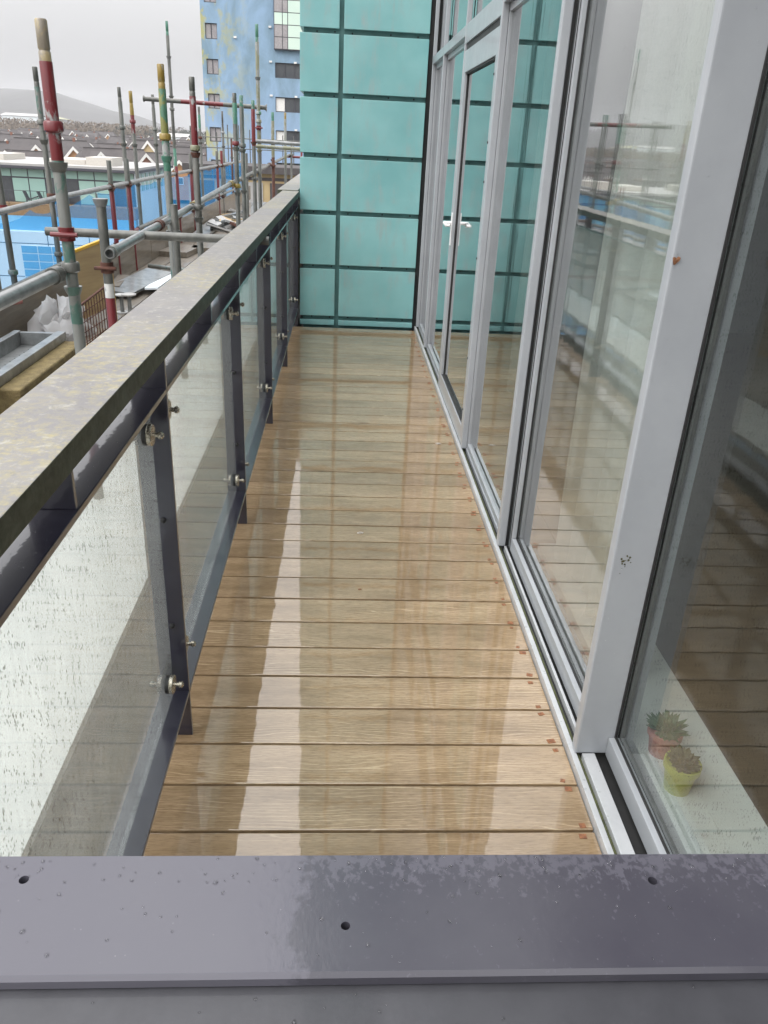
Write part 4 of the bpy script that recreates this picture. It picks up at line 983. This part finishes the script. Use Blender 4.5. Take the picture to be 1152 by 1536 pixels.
# blue grid windows of the lower front
for x0 in (-26.0, -33.5, -41.0, -21.0):
    wn = MB().box(x0, x0 + 3.6, 67.12, 67.199, -13.6, -7.35).build('window', 'clad_white', gb_)
    for r_ in range(10):
        for (a_, b_, mt) in ((.06, 1.28, 'blue_glass'), (1.36, 2.4, 'mint_pale' if False else 'blue_glass'), (2.48, 3.54, 'blue_glass')):
            p = MB().box(x0 + a_, x0 + b_, 67.09, 67.119, -7.92 - r_ * .62, -7.92 - r_ * .62 + .54).build('pane', mt); p.parent = wn
for i in range(12):
    xx = X1g - i * 3.3; MB().box(xx - .03, xx + .03, 67.18, 67.199, -13.9, -6.31).build('joint', 'galv', gb_)
for z in (-7.2, -9.8, -12.2): MB().box(X0g, X1g, 67.185, 67.199, z - .03, z + .03).build('joint', 'galv', gb_)
def terrace_chair(x):
    t = thing('deck_chair', (x, 69.3, -4.319), 'dark sling chair on the far brown terrace', 'chair', 'chairs on the far terrace')
    MB().obox((x, 69.3, -3.95), (.45, 0, .16), (0, .3, 0), (-.01, 0, .03)).build('seat', 'win_frame', t)
    MB().obox((x - .5, 69.3, -3.72), (.12, 0, -.32), (0, .3, 0), (.03, 0, .01)).build('back', 'win_frame', t)
    for dx in (-.35, .35):
        for dy in (-.25, .25): MB().box(x + dx - .02, x + dx + .02, 69.3 + dy - .02, 69.3 + dy + .02, -4.319, -3.93).build('leg', 'win_frame', t)
for x in (-25.3, -22.9, -24.2): terrace_chair(x)

# ------------------------------------------------------------------ estate of houses
def house_proto(bmat, rmat, wing, L_, W_, H_):
    t = bpy.data.objects.new('house', None); S.collection.objects.link(t)
    def bb(mb, n, mt): o = mb.build(n, mt); o.parent = t; return o
    eave = 4.9; rg = eave + H_
    bb(MB().box(-L_ / 2, L_ / 2, -W_ / 2, W_ / 2, 0, eave), 'wall', bmat)
    r = MB(); a, b, ov = L_ / 2 + .3, W_ / 2 + .4, .2
    hip = 2.2
    r.quad((-a, -b, eave - .1), (a, -b, eave - .1), (a - hip, 0, rg), (-a + hip, 0, rg)); r.quad((a, b, eave - .1), (-a, b, eave - .1), (-a + hip, 0, rg), (a - hip, 0, rg))
    r.quad((a, -b, eave - .1), (a, b, eave - .1), (a - hip, 0, rg)); r.quad((-a, b, eave - .1), (-a, -b, eave - .1), (-a + hip, 0, rg)); r.quad((-a, -b, eave - .1), (-a, b, eave - .1), (a, b, eave - .1), (a, -b, eave - .1))
    ro = bb(r, 'roof', rmat)
    rd = MB().box(-a + hip, a - hip, -.12, .12, rg - .05, rg + .12).build('ridge', rmat); rd.parent = ro
    ch = MB().box(L_ * .24, L_ * .24 + .5, -.25, .25, rg - 1, rg + .5).build('chimney', 'brick_red'); ch.parent = ro
    for wx, ww in wing:
        wh = eave - .3 + ww * .52
        g_ = MB(); y0 = -W_ / 2 - 2.2
        g_.quad((wx - ww / 2, y0, 0), (wx + ww / 2, y0, 0), (wx + ww / 2, y0, eave - .3), (wx, y0, wh), (wx - ww / 2, y0, eave - .3))
        g_.quad((wx - ww / 2, y0, 0), (wx - ww / 2, y0, eave - .3), (wx - ww / 2, 0, eave - .3), (wx - ww / 2, 0, 0)); g_.quad((wx + ww / 2, y0, eave - .3), (wx + ww / 2, y0, 0), (wx + ww / 2, 0, 0), (wx + ww / 2, 0, eave - .3))
        bb(g_, 'gable', bmat)
        q = MB()
        for s_ in (-1, 1):
            q.quad((wx, y0 - .25, wh + .12), (wx + s_ * (ww / 2 + .3), y0 - .25, eave - .45), (wx + s_ * (ww / 2 + .3), 0, eave - .45), (wx, 0, wh + .12))
        gr = bb(q, 'gable_roof', rmat)
        e = MB()
        for s_ in (-1, 1):
            e.quad((wx, y0 - .3, wh + .22), (wx + s_ * (ww / 2 + .35), y0 - .3, eave - .38), (wx + s_ * (ww / 2 + .35), y0 - .3, eave - 1.0), (wx, y0 - .3, wh - .40))
        bg_ = e.build('bargeboard', 'bwhite'); bg_.parent = gr
        wn = bb(MB().box(wx - .6, wx + .6, y0 - .06, y0 - .01, 2.9, 4.2), 'window', 'bwhite')
        pn = MB().box(wx - .5, wx + .5, y0 - .08, y0 - .061, 3.0, 4.1).build('pane', 'dark_win'); pn.parent = wn
    for wx in (-L_ * .36, L_ * .38):
        wn = bb(MB().box(wx - .6, wx + .6, -W_ / 2 - .06, -W_ / 2 - .001, 2.9, 4.2), 'window', 'bwhite')
        pn = MB().box(wx - .5, wx + .5, -W_ / 2 - .08, -W_ / 2 - .061, 3.0, 4.1).build('pane', 'dark_win'); pn.parent = wn
    return t
protos = [(house_proto('brick_orange', 'slate', ((-3.2, 6.2), (3.4, 4.0)), 13, 8, 3.0), 'orange brick house with unequal white edged gables under slate roof'),
          (house_proto('brick_buff', 'slate2', ((2.2, 7.0), (-3.6, 3.6)), 12, 8, 3.3), 'buff brick house with a wide and a narrow gable under brown slate roof'),
          (house_proto('brick_red', 'slate', ((-4.4, 5.6), (3.8, 5.6)), 15, 8.5, 3.2), 'red brick house with twin white edged gables'),
          (house_proto('brick_orange', 'slate2', ((-1, 5.0), (6, 5.0)), 18, 9, 3.4), 'long orange brick house with two small gables')]
used = [False] * 4
def copy_tree(o, parent=None):
    c = o.copy(); S.collection.objects.link(c); c.parent = parent
    for ch in o.children: copy_tree(ch, c)
    return c
rows = [(205, .4), (232, 0), (258, .5), (288, .2), (322, .7), (362, .3), (408, .6), (465, .1), (530, .4), (610, .8)]
for ri, (yy, ph) in enumerate(rows):
    x = -.47 * yy + ph * 10
    while x < -.115 * yy:
        k = R.randrange(4)
        src, lab = protos[k]
        if not used[k]: o = src; used[k] = True
        else: o = copy_tree(src)
        tag(o, lab, 'house', 'houses of the estate beyond the apartment building')
        o.location = (x, yy + R.uniform(-7, 7), GZ + yy * .004)
        o.rotation_euler = (0, 0, R.choice((0, .2, -.2, .5, -.5, .8, -.7)) + R.uniform(-.06, .06))
        sc_ = R.uniform(1.05, 1.3); o.scale = (sc_, sc_, sc_ * R.uniform(.95, 1.1))
        x += R.uniform(14, 21) * (1 if yy < 400 else 1.25)

# sheds, woods, hill
for (x0, x1, y, z0, z1, lab) in ((-372, -335, 960, GZ, 9.0, 'long white industrial shed at the foot of the hill behind the bare wood'), (-420, -376, 965, GZ, 3.5, 'low white industrial shed beside the long one'), (-262, -205, 1010, GZ, -.5, 'pale flat shed far beyond the houses in a gap of the wood'), (-152, -128, 700, GZ, -2.5, 'pale roofed shed beyond the houses near the conifers')):
    sh_ = thing('industrial_shed', ((x0 + x1) / 2, y, GZ), lab, 'shed')
    MB().box(x0, x1, y, y + 30, z0, z1).build('wall', 'clad_white', sh_)
    MB().quad((x0 - 1, y - 1, z1), (x1 + 1, y - 1, z1), (x1 + 1, y + 15, z1 + 2.5), (x0 - 1, y + 15, z1 + 2.5)).quad((x0 - 1, y + 31, z1), (x0 - 1, y + 15, z1 + 2.5), (x1 + 1, y + 15, z1 + 2.5), (x1 + 1, y + 31, z1)).build('roof', 'roofwhite', sh_)
def wood(name, mt, label, n, xr, yr, hr, conifer):
    s = MB()
    for i in range(n):
        x = R.uniform(*xr); y = R.uniform(*yr); h_ = R.uniform(*hr); rr = h_ * (.22 if conifer else .42)
        s.quad((x - .25, y, GZ), (x + .25, y, GZ), (x, y, GZ + h_ * .7))
        for k in range(34 if conifer else 46):
            u = R.random()
            if conifer:
                zz = GZ + h_ * (.12 + .88 * u); q = rr * (1 - u) * R.uniform(.3, 1)
            else:
                zz = GZ + h_ * (.3 + .7 * u); q = rr * math.sqrt(max(.03, 1 - (2 * u - .8) ** 2 / 1.6)) * math.sqrt(R.random())
            an = R.uniform(0, 6.283); c = Vector((x + q * math.cos(an), y + q * math.sin(an), zz)); e = h_ * R.uniform(.035, .075)
            v1 = Vector((R.uniform(-1, 1), R.uniform(-1, 1), R.uniform(-1, 1))).normalized() * e; v2 = v1.orthogonal().normalized() * e * R.uniform(.5, 1)
            s.quad(c - v1, c + v2, c + v1)
    o = s.build(name, mt); tag(o, label, 'wood', kind='stuff')
wood('bare_wood', 'wood_twig', 'brown leafless wood between the houses and the hill', 900, (-420, -165), (690, 930), (13, 20), False)
wood('bare_wood', 'wood_twig', 'thin bare trees scattered among the far houses', 160, (-300, -60), (420, 690), (7, 11), False)
wood('conifer_wood', 'conifer', 'dark conifer plantation right of the bare wood', 700, (-215, -70), (720, 900), (13, 17), True)
nx, ny = 90, 40; hv = []
s = MB()
def hz(x, y):
    rx = x / y
    base = 0
    pts = [(-.62, 92), (-.50, 100), (-.43, 92), (-.395, 84), (-.36, 96), (-.335, 92), (-.30, 66), (-.27, 48), (-.24, 31), (-.20, 14), (-.16, 2), (-.10, -8), (.3, -8), (.6, -8)]
    for (a_, ha), (b_, hb_) in zip(pts[:-1], pts[1:]):
        if a_ <= rx <= b_: f_ = (rx - a_) / (b_ - a_); f_ = f_ * f_ * (3 - 2 * f_); base = ha + (hb_ - ha) * f_
    if rx < -.62: base = 92
    f_ = max(0, min(1, (y - 1300) / 1250)); f_ = f_ * f_ * (3 - 2 * f_)
    ripple = 5 * math.sin(x * .013 + y * .004) + 3 * math.sin(x * .031) + 2 * math.sin(x * .07 + y * .02)
    return GZ + .5 + (base + 12 + ripple * (base > 0)) * f_
for j in range(ny + 1):
    y = 1250 + (3600 - 1250) * j / ny
    for i in range(nx + 1):
        x = -2300 + 3600 * i / nx; s.v.append((x, y, hz(x, y)))
for j in range(ny):
    for i in range(nx): q = j * (nx + 1) + i; s.f.append((q, q + 1, q + nx + 2, q + nx + 1))
tag(s.build('hill', 'hill', smooth=180), kind='structure')
fd = MB()
n = 14
for j in range(5):
    for i in range(n): x = -660 + 60 * i / (n - 1) + 18 * j; y = 1660 + 20 * j; fd.v.append((x, y, hz(x, y) + 1.2))
for j in range(4):
    for i in range(n - 1): q = j * n + i; fd.f.append((q, q + 1, q + n + 1, q + n))
tag(fd.build('field', 'field', smooth=180), kind='structure')

# ------------------------------------------------------------------ haze
m, t, o = newmat('haze_air')
pv = t.nodes.new('ShaderNodeVolumePrincipled'); pv.inputs['Density'].default_value = .00016; pv.inputs['Color'].default_value = (.97, .975, 1.0, 1)
L(t, pv.outputs[0], o.inputs['Volume']); M['haze'] = m
hzb = MB().box(-3450, 3450, -750, 4150, GZ - 1, 140).build('haze', 'haze'); hzb['kind'] = 'stuff'
tag(hzb, 'pale rain haze filling the air', 'haze')
